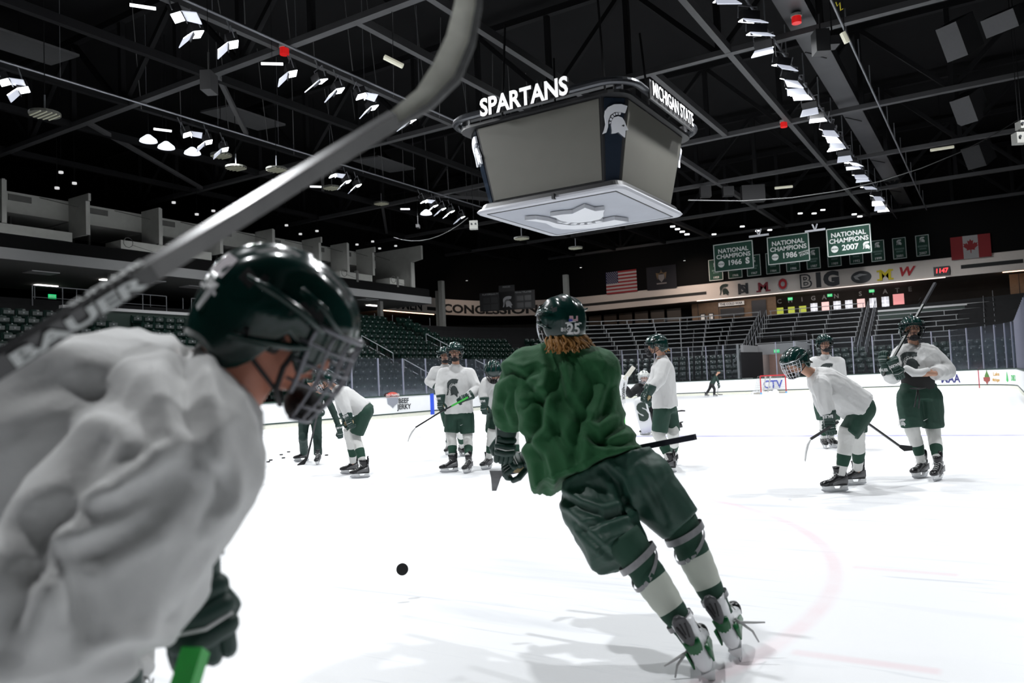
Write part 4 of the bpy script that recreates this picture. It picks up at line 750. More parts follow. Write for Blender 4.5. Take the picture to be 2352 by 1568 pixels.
# emblems on the fascia
def fas(px, py): return PLN(px, py, 1, 53.93)
def fl(name, px, py, lab, fn, mats): m_ = MB(); fn(m_, fas(px, py)); o = m_.build(name, mats); tag(o, lab, 'wall emblem', 'college emblems on the fascia'); return o
INKG = mat('emblem_green_black', (.008, .02, .016), .8); MAR = mat('emblem_maroon', (.20, .02, .03), .8); RED = mat('emblem_red', (.32, .015, .02), .8); YEL = mat('emblem_yellow', (.50, .40, .015), .8); GRY = mat('emblem_grey', (.3, .3, .3), .8)
fl('helmet_emblem', 1653, 680, 'dark crested helmet emblem, leftmost on the pale fascia', lambda m_, c: emblem(m_, c, X_, Z_, 1.08), INKG)
fl('letter_emblem', 1707, 664, 'black interlocked N and D emblem on the fascia', lambda m_, c: (m_.text('N', c, X_, Z_, 1.25, bold=.05), m_.text('D', c+V((.0, -.02, 0)), X_, Z_, 1.0, bold=.03)), INK)
fl('letter_emblem', 1753, 659, 'maroon block letter M emblem on the fascia', lambda m_, c: (m_.text('M', c, X_, Z_, 1.05, bold=.025, sx=1.2), m_.bx(c.x-.62, c.x-.2, c.y-.02, c.y, c.z-.42, c.z-.28), m_.bx(c.x+.2, c.x+.62, c.y-.02, c.y, c.z-.42, c.z-.28)), MAR)
fl('letter_emblem', 1798, 653, 'red block letter O emblem on the fascia', lambda m_, c: (m_.text('O', c, X_, Z_, 1.15, bold=.06, sx=.75), m_.poly([(math.cos(a)*.47, math.sin(a)*.58) for a in np.linspace(0, 2*math.pi, 9)[:-1]], c+V((0, .015, 0)), X_, Z_, 0, 1), m_.text('O', c+V((0, -.01, 0)), X_, Z_, 1.15, bold=.06, sx=.75)), [RED, GRY])
fl('letter_emblem', 1882, 644, 'large dark B1G lettering in the middle of the fascia', lambda m_, c: (m_.text('B', c-X_*1.15, X_, Z_, 1.55, bold=.06, sx=1.1), m_.text('B', c-X_*1.15-Y_*.015, X_, Z_, 1.5, bold=.0, sx=1.06, mi=1), m_.text('1G', c+X_*.55, X_, Z_, 1.6, bold=.07, sx=1.05)), [INK, FASC])
fl('oval_emblem', 1978, 636, 'dark oval emblem with pale streaks on the fascia', lambda m_, c: (m_.poly([(math.cos(a)*.8, math.sin(a)*.52) for a in np.linspace(0, 2*math.pi, 25)[:-1]], c, X_, Z_), m_.poly([(-.6, .1), (-.1, .3), (.5, .15), (.1, .12), (-.3, .0), (-.1, -.25), (-.45, -.15)], c-Y_*.01, X_, Z_, 0, 1)), [INK, GRY])
fl('letter_emblem', 2033, 631, 'yellow block letter M emblem on the fascia', lambda m_, c: (m_.text('M', c, X_, Z_, 1.1, bold=.03, sx=1.15), m_.bx(c.x-.62, c.x-.22, c.y-.02, c.y, c.z-.44, c.z-.3), m_.bx(c.x+.22, c.x+.62, c.y-.02, c.y, c.z-.44, c.z-.3), m_.bx(c.x-.62, c.x-.3, c.y-.02, c.y, c.z+.28, c.z+.42), m_.bx(c.x+.3, c.x+.62, c.y-.02, c.y, c.z+.28, c.z+.42)), YEL)
fl('letter_emblem', 2082, 624, 'red slanted letter W emblem, rightmost on the fascia', lambda m_, c: m_.text('W', c, X_, V((.25, 0, 1)).normalized(), 1.05, bold=.035, sx=1.0), RED)
t = thing('digital_clock', fas(2163, 622)-Y_*.1, 'black wall clock showing 11:47 in red digits', 'clock'); MB().bx(-.57, .57, 0, .1, -.35, .35).build('case', BLACK, t)
MB().text('11:47' if False else '1147', (0, -.01, 0), V((1, 0, 0)), V((.08, 0, 1)).normalized(), .5, bold=.02, sx=.9).build('digits', mat('digit_red', (1, .05, .05), .4, emit=(1, .03, .04), es=2.2), t)
# corner scoreboard on the curved wall
t = thing('wall_scoreboard', D(1164, 676, 68), 'black corner scoreboard with white helmet emblem in front of the word CONCESSIONS', 'scoreboard')
t.rotation_euler = (0, 0, .33); b = MB(); b.bx(-2.45, 2.45, 0, .15, -1.35, .25); b.bx(-.7, .7, 0, .15, -1.35, .8); b.build('case', BLACK, t)
b = MB()
for s_, x in (('PLAYER', -1.85), ('PENALTY', -1.15), ('PENALTY', 1.15), ('PLAYER', 1.85)): b.text(s_, (x, -.02, .1), X_, Z_, .2, bold=.01)
b.text('PERIOD', (0, -.02, .65), X_, Z_, .2, bold=.01); emblem(b, (-.4, -.02, -1.2), X_, Z_, 1.05); b.build('lettering', mat('score_letter', (.3, .3, .31), .6), t)
for x in (-1.85, -1.15, 1.15, 1.85):
    for z in (-.4, -1.0): MB().bx(x-.28, x+.28, -.02, 0, z-.22, z+.22).build('digit_window', mat('digit_win', (.02, .02, .022), .3), t)
# ---------------- marks on the dasher boards ----------------
def ad(px, py, fn, lab, mats, name='board_advert', ax=1, val=38.1-.02):
    m_ = MB(); c = PLN(px, py, ax, val); fn(m_, c); o = m_.build(name, mats); tag(o, lab, 'board advert'); return o
NV = mat('ad_navy', (.02, .02, .12), .6); ADR = mat('ad_red', (.5, .06, .04), .6); ADB = MATS['ad_blue']; XW = -12.95+.02
ad(902, 917, lambda m_, c: (m_.poly([(math.cos(a)*.5, math.sin(a)*.24+.12) for a in np.linspace(0, math.pi, 12)]+[(-.5, .0), (.5, .0)][:0], c, Y_, Z_), m_.text('OLD TRAPPER', c+V((.012, 0, .2)), Y_, Z_, .16, mi=1, bold=.02), m_.poly([(-.42, .08), (-.38, -.2), (-.15, -.3), (0, -.42), (.15, -.3), (.38, -.2), (.42, .08)], c, Y_, Z_, 0, 2)), 'red and grey badge reading OLD TRAPPER on the left boards', [ADR, PAPERW, mat('badge_grey', (.18, .19, .22), .6)], ax=0, val=XW)
for s_, py in (('BEEF', 920.5), ('JERKY', 934)): ad(927 if s_ == 'BEEF' else 928.5, py, lambda m_, c, s_=s_: m_.text(s_, c, Y_, Z_, .34 if s_ == 'BEEF' else .34, bold=.03, sx=1.15), f'black word {s_} on the left boards', INK, ax=0, val=XW)
o = MB().bx(-12.96, -12.93, 15.1, 15.4, 0, 1.09).build('line_mark', mat('line_blue', (.01, .06, .55), .5)); tag(o, 'bright blue line mark standing on the left boards', 'line mark')
ad(1133, 918, lambda m_, c: m_.text('State Farm', c-Y_*.0, Y_, Z_, .5, bold=.02), 'red letters State on the left boards beside the green skater arm', mat('ad_red2', (.7, .05, .03), .6), ax=0, val=XW)
ad(1775, 883, lambda m_, c: m_.text('CTV', c, X_, Z_, .75, bold=.02, sx=.9), 'blue letters CTV on the boards seen through the goal', ADB)
ad(1424, 899, lambda m_, c: m_.text('U', c, X_, Z_, .42, bold=.04), 'light blue letter on the far boards beside the goalie stick', mat('ad_cyan', (.05, .3, .75), .6))
def arc_text(body, px, z, size, m, lab, bold=.02, sx=1):
    s0 = min(np.linspace(q_, tot+4, 900), key=lambda s: abs(scr(pt_on(s)[0]+Z_*z)[0]-px)); b = MB(); b.text(body, V(), X_, Z_, 1, bold=bold, fn=lambda x, y: pt_on(s0+x*size*sx, -.02)[0]+Z_*(z+y*size)); o = b.build('board_advert', m); return tag(o, lab, 'board advert')
arc_text('SAMARITAN', 2155, .62, .01, NV, 'x') if False else None
arc_text('MAA', 2184, .56, .66, NV, 'navy letters ending in MAA on the boards right of the standing player', .03, .95)
arc_text('\u25B2', 2268, .58, .5, mat('ad_maroon', (.25, .06, .04), .6), 'round green and maroon badge on the corner boards', .03) if False else None
def arc_poly(pts, px, z, m, lab):
    s0 = min(np.linspace(q_, tot+4, 900), key=lambda s: abs(scr(pt_on(s)[0]+Z_*z)[0]-px)); b = MB(); b.poly(pts, V(), X_, Z_); b.v = [tuple(pt_on(s0+v[0], -.02)[0]+Z_*(z+v[2])) for v in b.v]; o = b.build('board_advert', m); return tag(o, lab, 'board advert')
arc_poly([(-.02, .42), (.02, .42), (.06, .3), (.2, .1), (.22, -.02), (-.22, -.02), (-.2, .1), (-.06, .3)], 2267.5, .6, mat('ad_green', (.06, .16, .03), .6), 'green upper half of the round badge on the corner boards'); arc_poly([(-.3, .1), (.3, .1), (.28, -.1), (.12, -.16), (0, -.32), (-.12, -.16), (-.28, -.1)], 2267.5, .52, mat('ad_maroon', (.25, .05, .04), .6), 'maroon lower half of the round badge on the corner boards')
arc_text('Lake', 2289, .78, .28, mat('ad_orange', (.5, .28, .06), .6), 'upper gold word of the two-line sign on the corner boards', .02, 1.3); arc_text('Michigan', 2289, .46, .24, mat('ad_orange'  , (.5, .28, .06), .6), 'lower gold word of the two-line sign on the corner boards', .03, .9)
arc_text('DIECI', 2329, .56, .4, mat('ad_lime', (.06, .45, .12), .6), 'green lettering on the corner boards at the right edge', .03, 1.1); arc_poly([(0, .36), (.1, .05), (.16, -.14), (0, -.24), (-.16, -.14), (-.1, .05)], 2314, .58, MATS['ad_lime'], 'green drop mark beside the lettering at the right edge')
sg = min(np.linspace(q_, tot, 2000), key=lambda s: abs(pt_on(s)[0].y-34.75)+(0 if pt_on(s)[0].x > 0 else 99)); a, ta = pt_on(sg, -.01)
o = MB().box(a+Z_*.55, (.06, .03, 1.09), Matrix.Rotation(math.atan2(ta.y, ta.x), 3, 'Z')).build('line_mark', mat('line_red', (.35, .02, .04), .5)); tag(o, 'thin red goal line mark on the corner boards', 'line mark')
# ================= goal =================
A, B = ICE(1742, 905.5), ICE(1812.5, 902); dx = (B-A); dx = dx.normalized(); C0 = (A+B)/2; A, B = C0-dx*.93, C0+dx*.93; bk_ = V((-dx.y, dx.x, 0))
t = thing('hockey_goal', C0, 'red framed hockey goal with grey net behind the bent player', 'goal', M=Matrix.Translation(C0)); a, b = A-C0, B-C0; RDM = mat('goal_red', (.42, .012, .02), .35)
for q in (a, b): MB().tube([q, q+Z_*1.22], .04, 8).build('post', RDM, t); MB().tube([q, q+Z_*.12], .06, 8).build('peg', mat('peg_blue', (.1, .35, .7), .5), t)
MB().tube([a+Z_*1.22, b+Z_*1.22], .04, 8).build('crossbar', RDM, t); MB().tube([a+Z_*.04, a*.95+bk_*1.0+Z_*.04, b*.95+bk_*1.0+Z_*.04, b+Z_*.04], .05, 8).build('base_frame', mat('frame_pale', (.45, .42, .36), .5), t)
m_ = MB(); bot = [a*.97+bk_*1.0, b*.97+bk_*1.0]; top = [a*.95+bk_*.4+Z_*1.2, b*.95+bk_*.4+Z_*1.2]
for i in range(15): u = i/14; m_.tube([(a.lerp(b, u))*.99+Z_*1.2, top[0].lerp(top[1], u), bot[0].lerp(bot[1], u)], .008, 3)
for i in range(9): v = i/8; m_.tube([a+Z_*1.2*v, bot[0].lerp(top[0], v), bot[1].lerp(top[1], v), b+Z_*1.2*v], .008, 3)
for q in (-.25, .1): m_.tube([C0*0+dx*q+bk_*.95, C0*0+dx*q+bk_*.45+Z_*1.2], .045, 6)
m_.build('net', mat('net_grey', (.5, .5, .48), .7), t)
# pucks
pm = MB().tube([(0, 0, 0), (0, 0, .025)], .038, 20).mesh('puck', mat('puck_rubber', (.008, .008, .009), .5))
for i, (px, py) in enumerate([(663, 1038.5), (646, 1045), (651, 1052.5), (616, 1061.5), (622, 1057.5), (597, 1058), (750, 1046), (600, 1060), (640, 1060)][:7]):
    o = link('puck', pm); o.location = ICE(px, py); tag(o, 'black puck lying flat on the ice near the coach skates', 'puck', 'scattered pucks by the coach')
pk = D(924, 1307, 5.05); o = MB().tube([(0, 0, -.0127), (0, 0, -.011), (0, 0, .011), (0, 0, .0127)], [.036, .038, .038, .036], 32).build('puck', MATS['puck_rubber']); pz = PLN(924, 1321, 2, 0); dd = (EYE-pk).normalized(); o.location = V((pk.x, pk.y, max(.038, pk.z))); o.rotation_euler = dd.to_track_quat('Z', 'Y').to_euler(); tag(o, 'black puck standing on edge on the open ice left of the green skater', 'puck')
print('lamps', nl)
# ================= people =================
def C(r, u, f): return (RT*r+UP*u+FW*f).normalized()
def FR(pos, fwd, up):                                             # frame: x right, y forward, z up
    f = V(fwd).normalized(); r = f.cross(V(up)).normalized(); u = r.cross(f)
    m_ = Matrix((r, f, u)).transposed().to_4x4(); m_.translation = pos; return m_
SKIN = mat('skin', (.46, .25, .17), .5, noise_amt=.1, nscale=30); SKINR = mat('skin_flushed', (.50, .19, .12), .5, noise_amt=.15, nscale=30)
JW = mat('jersey_white', (.60, .60, .595), .85, sheen=.15, bump=.10, bscale=90); JG = mat('jersey_green', (.002, .074, .017), .8, sheen=.05, bump=.12, bscale=120)
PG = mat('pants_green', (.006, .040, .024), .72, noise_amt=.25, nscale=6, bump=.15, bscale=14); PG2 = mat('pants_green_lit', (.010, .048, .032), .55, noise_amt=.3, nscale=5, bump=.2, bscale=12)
SW = mat('sock_white', (.62, .62, .60), .85, bump=.2, bscale=40); SG = mat('sock_green', (.006, .045, .025), .8, bump=.1, bscale=40); SWG = mat('sock_pale', (.50, .53, .47), .85)
HG = mat('helmet_green', (.003, .024, .020), .2, coat=.35, spec=.5); HB_ = mat('helmet_vent', (.003, .003, .004), .7); CAGEB = mat('cage_black', (.02, .02, .025), .3, .6); CAGEW = mat('cage_chrome', (.65, .66, .7), .25, .8)
GLG = mat('glove_green', (.004, .030, .022), .5, noise_amt=.2, nscale=20); GLT = mat('glove_tan', (.42, .33, .18), .7); GLW = mat('glove_white', (.65, .65, .65), .6)
BOOT = mat('skate_black', (.010, .010, .012), .32, noise_amt=.2, nscale=30); HOLD = mat('skate_holder', (.72, .73, .74), .3); BLD = mat('blade_steel', (.35, .36, .38), .25, .9); LACE = mat('lace_white', (.7, .7, .68), .8)
BOOTW = mat('skate_white', (.72, .73, .75), .3); BOOTG = mat('skate_green_panel', (.008, .10, .03), .3); GUARD = mat('tendon_grey', (.055, .055, .06), .4)
HAIRB = mat('hair_dark', (.012, .008, .006), .6); HAIRY = mat('hair_blond', (.32, .15, .035), .55, noise_amt=.4, nscale=40); DARKT = mat('track_green', (.006, .026, .020), .75); EYEM = mat('eye_dark', (.02, .012, .01), .2); LIP = mat('lip', (.35, .11, .09), .5); BROW = mat('brow', (.06, .03, .015), .8); BEARD = mat('beard', (.05, .025, .015), .9)
QUEUE = []
def fuse(mb, name, mats, parent, vox=.014, smooth=3, post=None):  # overlapping closed shapes become one continuous skin
    o = mb.build(name, mats, None); r = o.modifiers.new('r', 'REMESH'); r.mode = 'VOXEL'; r.voxel_size = vox
    if smooth: s = o.modifiers.new('s', 'SMOOTH'); s.iterations = smooth; s.factor = .6
    QUEUE.append((o, mats, parent, post)); return o
def flush():
    bpy.context.view_layer.update(); dg = bpy.context.evaluated_depsgraph_get()
    for o, mats, parent, post in QUEUE:
        me = bpy.data.meshes.new_from_object(o.evaluated_get(dg), depsgraph=dg); o.modifiers.clear(); old = o.data; me.name = o.name; o.data = me; bpy.data.meshes.remove(old)
        me.materials.clear()
        for m_ in (mats if isinstance(mats, (list, tuple)) else [mats]): me.materials.append(m_)
        me.polygons.foreach_set('material_index', [0]*len(me.polygons))
        me.polygons.foreach_set('use_smooth', [True]*len(me.polygons))
        if post: post(me)
        if parent: o.parent = parent
        me.update()
    QUEUE.clear()
def folds(me, dirs, amp=.01, freq=7, seed=0, mask=None):           # cloth folds: ridged noise stretched along a direction
    n = len(me.vertices); co = np.empty(n*3); me.vertices.foreach_get('co', co); co = co.reshape(-1, 3); nr = np.empty(n*3); me.vertices.foreach_get('normal', nr); nr = nr.reshape(-1, 3)
    fr = [(basis(d), w_) for d, w_ in dirs]; out = np.zeros(n); so = V((seed*3.1, seed*1.7, seed))
    for i in range(n):
        p = V(co[i]); t = 0
        for (a, b, c), w_ in fr:
            q = V((p.dot(a), p.dot(b), p.dot(c)*.22))*freq+so
            q += V((noise.noise(q*.5), noise.noise(q*.5+V((9, 0, 0))), 0))*.8
            n1 = max(0, 1-abs(noise.noise(q))*2.6); n2 = max(0, 1-abs(noise.noise(q*2.1+V((5, 5, 5))))*2.4); t += w_*(n1*n1*1.3+.45*n2*n2-.5)
        out[i] = t
    co += nr*(out*amp)[:, None]; me.vertices.foreach_set('co', co.ravel())
def crease(me, cr):                                                # a groove with a soft ridge beside it along each line
    if not cr: return
    me.update(); n = len(me.vertices); co = np.empty(n*3); me.vertices.foreach_get('co', co); co = co.reshape(-1, 3); nr = np.empty(n*3); me.vertices.foreach_get('normal', nr); nr = nr.reshape(-1, 3)
    tot = np.zeros(n); eye = np.array(EYE)
    for pts, w_, dp in cr:
        best = np.full(n, 9.); side = np.ones(n); rel = co-eye; z = rel @ np.array(FW); u = 1176+F_PX*(rel @ np.array(RT))/z; v = 784-F_PX*(rel @ np.array(UP))/z; wp = w_*F_PX/z
        fac = (nr @ np.array(FW)) < .25; L_ = len(pts)-1; fade = np.ones(n)
        for i, (a, b) in enumerate(zip(pts, pts[1:])):
            dx, dy = b[0]-a[0], b[1]-a[1]; l2 = dx*dx+dy*dy; t = np.clip(((u-a[0])*dx+(v-a[1])*dy)/l2, 0, 1); d = np.hypot(u-a[0]-dx*t, v-a[1]-dy*t)/wp; m_ = d < best; best = np.where(m_, d, best)
            side = np.where(m_, np.where(((u-a[0])*dy-(v-a[1])*dx) < 0, -1., 1.), side); tt = (i+t)/L_; fade = np.where(m_, np.sin(np.pi*np.clip(tt*.86+.07, 0, 1))**.5, fade)
        sd = best*side; tot += .9*fac*fade*dp*(-np.exp(-(sd/1.0)**2)+.75*np.exp(-((sd-1.7)/1.1)**2)+.35*np.exp(-((sd+1.7)/1.1)**2))
    co += nr*tot[:, None]; me.vertices.foreach_set('co', co.ravel())
def ringpts(c, r, f, hw, hd, n=20, e=.8):
    P = []
    for k in range(n):
        a = 2*math.pi*k/n; ca, sa = math.cos(a), math.sin(a); P.append(c+r*hw*math.copysign(abs(ca)**e, ca)+f*hd*math.copysign(abs(sa)**e, sa))
    return P
# ---- shared gear meshes ----
def smesh(b, n, m, s=True): return b.mesh(n, m, s)
def helmet_mesh(res=1):
    b = MB(); na, nt = 56*res, 22*res; rings = []
    for j in range(nt+4):
        t = min(1, j/nt); row = []
        for i in range(na):
            a = 2*math.pi*i/na; ca = math.cos(a); side = math.sin(a)**2
            pm = math.radians(84 if ca > 0 else 118)
            aa = abs(a if a < math.pi else 2*math.pi-a); pm = math.radians(93)+math.radians(34)*(.5-.5*ca)**.9 - math.radians(7)*max(0, ca)
            pm += math.radians(15)*math.exp(-((aa-1.95)/.30)**2)+math.radians(13)*math.exp(-((aa-1.05)/.2)**2)
            pm -= math.radians(17)*math.exp(-((aa-1.45)/.15)**2)
            p = .02+t*(pm-.02); sp = math.sin(p) if p < math.pi/2 else math.sin(p)**.35; x = .122*sp*math.sin(a); y = .148*sp*ca; z = .128*math.cos(p)*(1 if p < math.pi/2 else 1.35)
            k = 1+.03*math.cos(x*95)*math.exp(-((p-.9)/.7)**2)
            k += .022*math.exp(-((z-.02-.25*y)/.012)**2)*(1 if abs(x) > .05 else 0)
            if j > nt: q = (j-nt); k *= 1-.035*q; z += .002*q
            if ca < 0: k *= 1+.03*min(1, -ca)
            row.append(V((x*k, y*k, z*(k if z > 0 else 1)+.012)))
        rings.append(row)
    b.loft(rings, 0, False); b.f.append(tuple(range(na-1, -1, -1))); b.mi.append(0)
    for fi, f_ in enumerate(b.f[:-1]):
        c = sum((V(b.v[i]) for i in f_), V())/len(f_); ax = abs(c.x)
        if c.z > .075 and (abs(ax-.033) < .008) and (.0 < c.y < .095 or -.1 < c.y < -.03): b.mi[fi] = 1
        if .03 < c.z < .075 and ax > .07 and (.01 < c.y+ c.z*.3 < .075) and abs(c.z-.052-.2*c.y*0) < .011: b.mi[fi] = 1
        if .02 < c.z < .1 and ax > .05 and -.1 < c.y < -.055 and abs(c.z-.06) < .012: b.mi[fi] = 1
    return b.mesh('shell', [HG, HB_], True)
HELM = helmet_mesh(1)
def helm_ridges():
    b = MB()
    for s_ in (-1, 1):
        b.tube([V((s_*.052*(1-.1*k), .125-.05*k, .058+.058*math.sin(k*.8))) for k in np.linspace(0, 3.4, 8)], [.004, .008, .009, .009, .009, .008, .006, .003], 6)
        b.tube([V((s_*.125, .07, .035)), V((s_*.132, .02, .05)), V((s_*.128, -.04, .058)), V((s_*.11, -.09, .06))], [.004, .008, .008, .004], 6)
        b.tube([V((s_*.105, .1, .045)), V((s_*.112, .05, .072)), V((s_*.104, .0, .086))], [.003, .007, .003], 6)
        b.tube([V((s_*.122, .06, .0)), V((s_*.13, .03, -.012)), V((s_*.122, -.02, -.03)), V((s_*.118, -.07, -.045))], [.005, .008, .008, .005], 6)
    return b.mesh('ridge', HG, True)
RIDGE = helm_ridges()
def cagep(a, z): k = 1-.35*max(0, (-z-.03)/.12)**1.6; return V((.122*math.sin(a)*k, .028+.128*math.cos(a)*k+.02*max(0, -z/.1), z+.012))
def cage_mesh(r=.0025, m_=CAGEB):
    b = MB()
    for z in (.03, -.005, -.04, -.078, -.118, -.148): A_ = 1.5 if z > -.1 else 1.1; b.tube([cagep(a, z) for a in np.linspace(-A_, A_, 13)], r*(1.7 if z in (.03, -.148) else 1), 5)
    for a in np.linspace(-1.35, 1.35, 10): b.tube([cagep(a, z) for z in np.linspace(.03, -.15 if abs(a) < 1.1 else -.1, 9)], r*(1.6 if abs(a) > 1.3 else 1), 5)
    return b.mesh('cage', m_, True)
CAGE_B, CAGE_C, CAGE_BIG = cage_mesh(), cage_mesh(.0026, CAGEW), cage_mesh(.0030, mat('cage_grey', (.16, .16, .18), .3, .5))
b = MB(); b.ell((0, .112, -.118), (.056, 0, 0), (0, .034, 0), (0, 0, .034)); CHIN = b.mesh('chin_cup', HB_, True)
def strap_mesh(r=.0055):
    b = MB()
    for s_ in (-1, 1): b.tube([V((s_*.118, .045, -.0)), V((s_*.098, .04, -.055)), V((s_*.07, .05, -.1)), V((s_*.03, .075, -.132))], r, 6); b.tube([V((s_*.118, -.05, -.02)), V((s_*.09, -.01, -.07)), V((s_*.07, .045, -.1))], r*.8, 6)
    return b.mesh('chin_strap', HB_, True)
STRAP = strap_mesh()
def skate_parts(boot, side, guard, toe):
    out = []; b = MB(); R_ = []
    for y, hw, z0, z1 in [(-.088, .012, -.07, -.02), (-.08, .03, -.085, .02), (-.05, .038, -.088, .05), (0, .040, -.088, .055), (.045, .042, -.088, .035), (.09, .045, -.088, -.005), (.14, .047, -.088, -.022), (.185, .042, -.086, -.035), (.21, .025, -.08, -.05)]:
        cz = (z0+z1)/2; R_.append(ringpts(V((0, y, cz)), X_, Z_, hw, (z1-z0)/2, 14, .75))
    b.loft(R_); b.loft([ringpts(V((0, dy, z)), X_, Y_, hw, hd, 14, .9) for z, dy, hw, hd in [(.0, -.005, .041, .062), (.05, -.004, .043, .06), (.09, .0, .046, .062), (.125, .006, .05, .064)]])
    out.append(('boot', b.mesh('boot', boot, True)))
    b = MB(); b.loft([ringpts(V((0, y, z)), X_, Z_, hw, hh, 14, .8) for y, hw, hh, z in [(.14, .049, .036, -.054), (.18, .046, .031, -.058), (.212, .034, .022, -.062), (.222, .012, .01, -.064)]]); out.append(('toe_cap', b.mesh('toe_cap', toe, True)))
    b = MB(); b.loft([ringpts(V((0, y, z)), X_, Y_, hw, .012, 12) for y, hw, z in [(-.069, .012, .045), (-.071, .026, .07), (-.069, .034, .12), (-.068, .03, .16), (-.072, .014, .18)]]); out.append(('tendon_guard', b.mesh('tendon_guard', guard, True)))
    b = MB(); [b.bar(V((x0, -.083, z0)), V((x1, -.083, z1)), .006, .004, up=Y_) for x0, z0, x1, z1 in ((-.02, .145, -.008, .085), (.02, .145, .008, .085), (-.001, .15, -.001, .1))]; out.append(('guard_slots', b.mesh('guard_slots', HB_)))
    b = MB(); b.loft([ringpts(V((0, y, z)), X_, Y_, hw, .012, 12) for y, hw, z in [(-.070, .010, -.03), (-.072, .024, -.002), (-.069, .034, .03), (-.066, .036, .06)]]); out.append(('heel_panel', b.mesh('heel_panel', side, True)))
    b = MB()
    for s_ in (-1, 1): b.loft([[V((s_*.040, -.075, -.055)), V((s_*.047, -.075, -.055)), V((s_*.047, -.075, .02)), V((s_*.040, -.075, .02))], [V((s_*.042, .0, -.06)), V((s_*.0475, .0, -.06)), V((s_*.0465, .0, -.01)), V((s_*.041, .0, -.01))], [V((s_*.044, .1, -.075)), V((s_*.0495, .1, -.075)), V((s_*.0495, .1, -.05)), V((s_*.044, .1, -.05))]])
    out.append(('side_panel', b.mesh('side_panel', side, True)))
    b = MB(); b.loft([[V((-w_, y, z1)), V((w_, y, z1)), V((w_*.35, y, z0)), V((-w_*.35, y, z0))] for y, w_, z1, z0 in [(-.085, .03, -.084, -.125), (-.02, .03, -.084, -.13), (.0, .012, -.118, -.134), (.06, .012, -.118, -.134), (.08, .03, -.084, -.132), (.2, .026, -.08, -.12)]]); out.append(('blade_holder', b.mesh('blade_holder', HOLD)))
    b = MB(); b.loft([[V((-.002, y, z1)), V((.002, y, z1)), V((.002, y, z0)), V((-.002, y, z0))] for y, z1, z0 in [(-.095, -.125, -.14), (-.06, -.128, -.154), (.1, -.13, -.155), (.18, -.12, -.15), (.215, -.115, -.13)]]); out.append(('blade', b.mesh('blade', BLD)))
    b = MB()
    for k in range(5):
        y = .05+.025*k; z = .03-.018*k+.004; b.tube([V((-.022, y, z)), V((.0, y+.008, z+.008)), V((.022, y, z))], .0032, 5)
    b.tube([V((0, .05, .045)), V((-.035, .05, .06)), V((-.05, .02, .03))], .003, 5); b.tube([V((0, .05, .045)), V((.035, .055, .06)), V((.055, .03, .02))], .003, 5)
    out.append(('laces', b.mesh('laces', LACE, True))); return out
SK_B = skate_parts(BOOT, mat('skate_trim', (.12, .12, .125), .3), BOOT, mat('toe_black', (.006, .006, .007), .3)); SK_W = skate_parts(BOOTW, BOOTG, GUARD, mat('toe_black', (.006, .006, .007), .3))
def skate(parent, M_, kind=None, name='skate', label=None):
    r = bpy.data.objects.new(name, None); COL.objects.link(r); r.parent = parent; r.matrix_local = M_
    if label: r['label'] = label
    for n, me in (kind or SK_B): link(n, me, r)
    return r
def glove_parts(curl=1.0, big=False):
    out = []; b = MB()
    b.loft([ringpts(V((0, y, 0)), X_, Z_, hw, hd, 16, .8) for y, hw, hd in [(-.15, .066, .058), (-.13, .068, .06), (-.06, .055, .048), (-.01, .046, .036)]]); out.append(('cuff', b.mesh('cuff', GLG, True)))
    b = MB()
    for y, z, r_ in [(-.025, .026, .02), (.008, .03, .021), (.038, .03, .02)]: b.limb([V((-.036, y, z)), V((0, y+.004, z+.004)), V((.036, y, z))], [r_, r_*1.08, r_], 10)
    out.append(('back_roll', b.mesh('back_roll', GLG, True)))
    b = MB(); b.ell((0, .01, -.006), (.046, 0, 0), (0, .055, 0), (0, 0, .026)); out.append(('palm', b.mesh('palm', GLT, True)))
    L1 = [.040, .044, .042, .036]
    for k in range(4):
        x = -.036+.024*k; l = L1[k]; p = V((x, .05, .016)); a = -.35*curl; b = MB(); pts = [p]
        for s_ in (1.0, .8, .66): p = p+V((0, math.cos(a), math.sin(a)))*l*s_; pts.append(p); a -= 1.15*curl
        for q0, q1, rr in zip(pts, pts[1:], (.0150, .0143, .0132)): d_ = (q1-q0)*.12; b.limb([q0+d_, q1-d_], [rr, rr*.97], 10)
        out.append(('finger', b.mesh('finger', GLG, True)))
    b = MB(); p0, p1, p2 = V((-.042, -.01, -.012)), V((-.062, .03, -.03)), V((-.048, .06, -.048)); b.limb([p0, p1], [.017, .0165], 10); b.limb([p1, p2], [.016, .0145], 10); out.append(('thumb', b.mesh('thumb', GLG, True)))
    b = MB(); b.tube([V((-.045, .02, .044)), V((-.0, .026, .056)), V((.045, .02, .044))], .0028, 5); b.tube([V((.056, -.1, .03)), V((.05, -.03, .04)), V((.05, .03, .034))], .003, 5)
    b.text('BAUER', (0, -.095, .062), X_, Y_, .046, bold=.03, sx=.75); out.append(('piping', b.mesh('piping', GLW)))
    return out
GLV = glove_parts(); GLO = glove_parts(.45)
def glove(parent, pos, fwd, dorsal, left=False, parts=None, label=None, s=1.08):
    M_ = FR(pos, fwd, dorsal) @ Matrix.Scale(s, 4); r = bpy.data.objects.new('glove', None); COL.objects.link(r); r.parent = parent
    r.matrix_local = M_ @ (Matrix.Scale(-1, 4, X_) if left else Matrix.Identity(4))
    if label: r['label'] = label
    for n, me in (parts or GLV):
        if left and n == 'piping': q = link(n, me, r); q.matrix_local = Matrix.Scale(-1, 4, X_); continue
        link(n, me, r)
    return r
def helmet(parent, M_, cage=CAGE_B, ch=True, hs=1.02):
    h = link('helmet', HELM, parent, M_ @ Matrix.Scale(hs, 4)); link('ridge', RIDGE, h)
    if cage: link('cage', cage, h); link('chin_cup', CHIN, h) if ch else None
    link('chin_strap', STRAP, h); return h
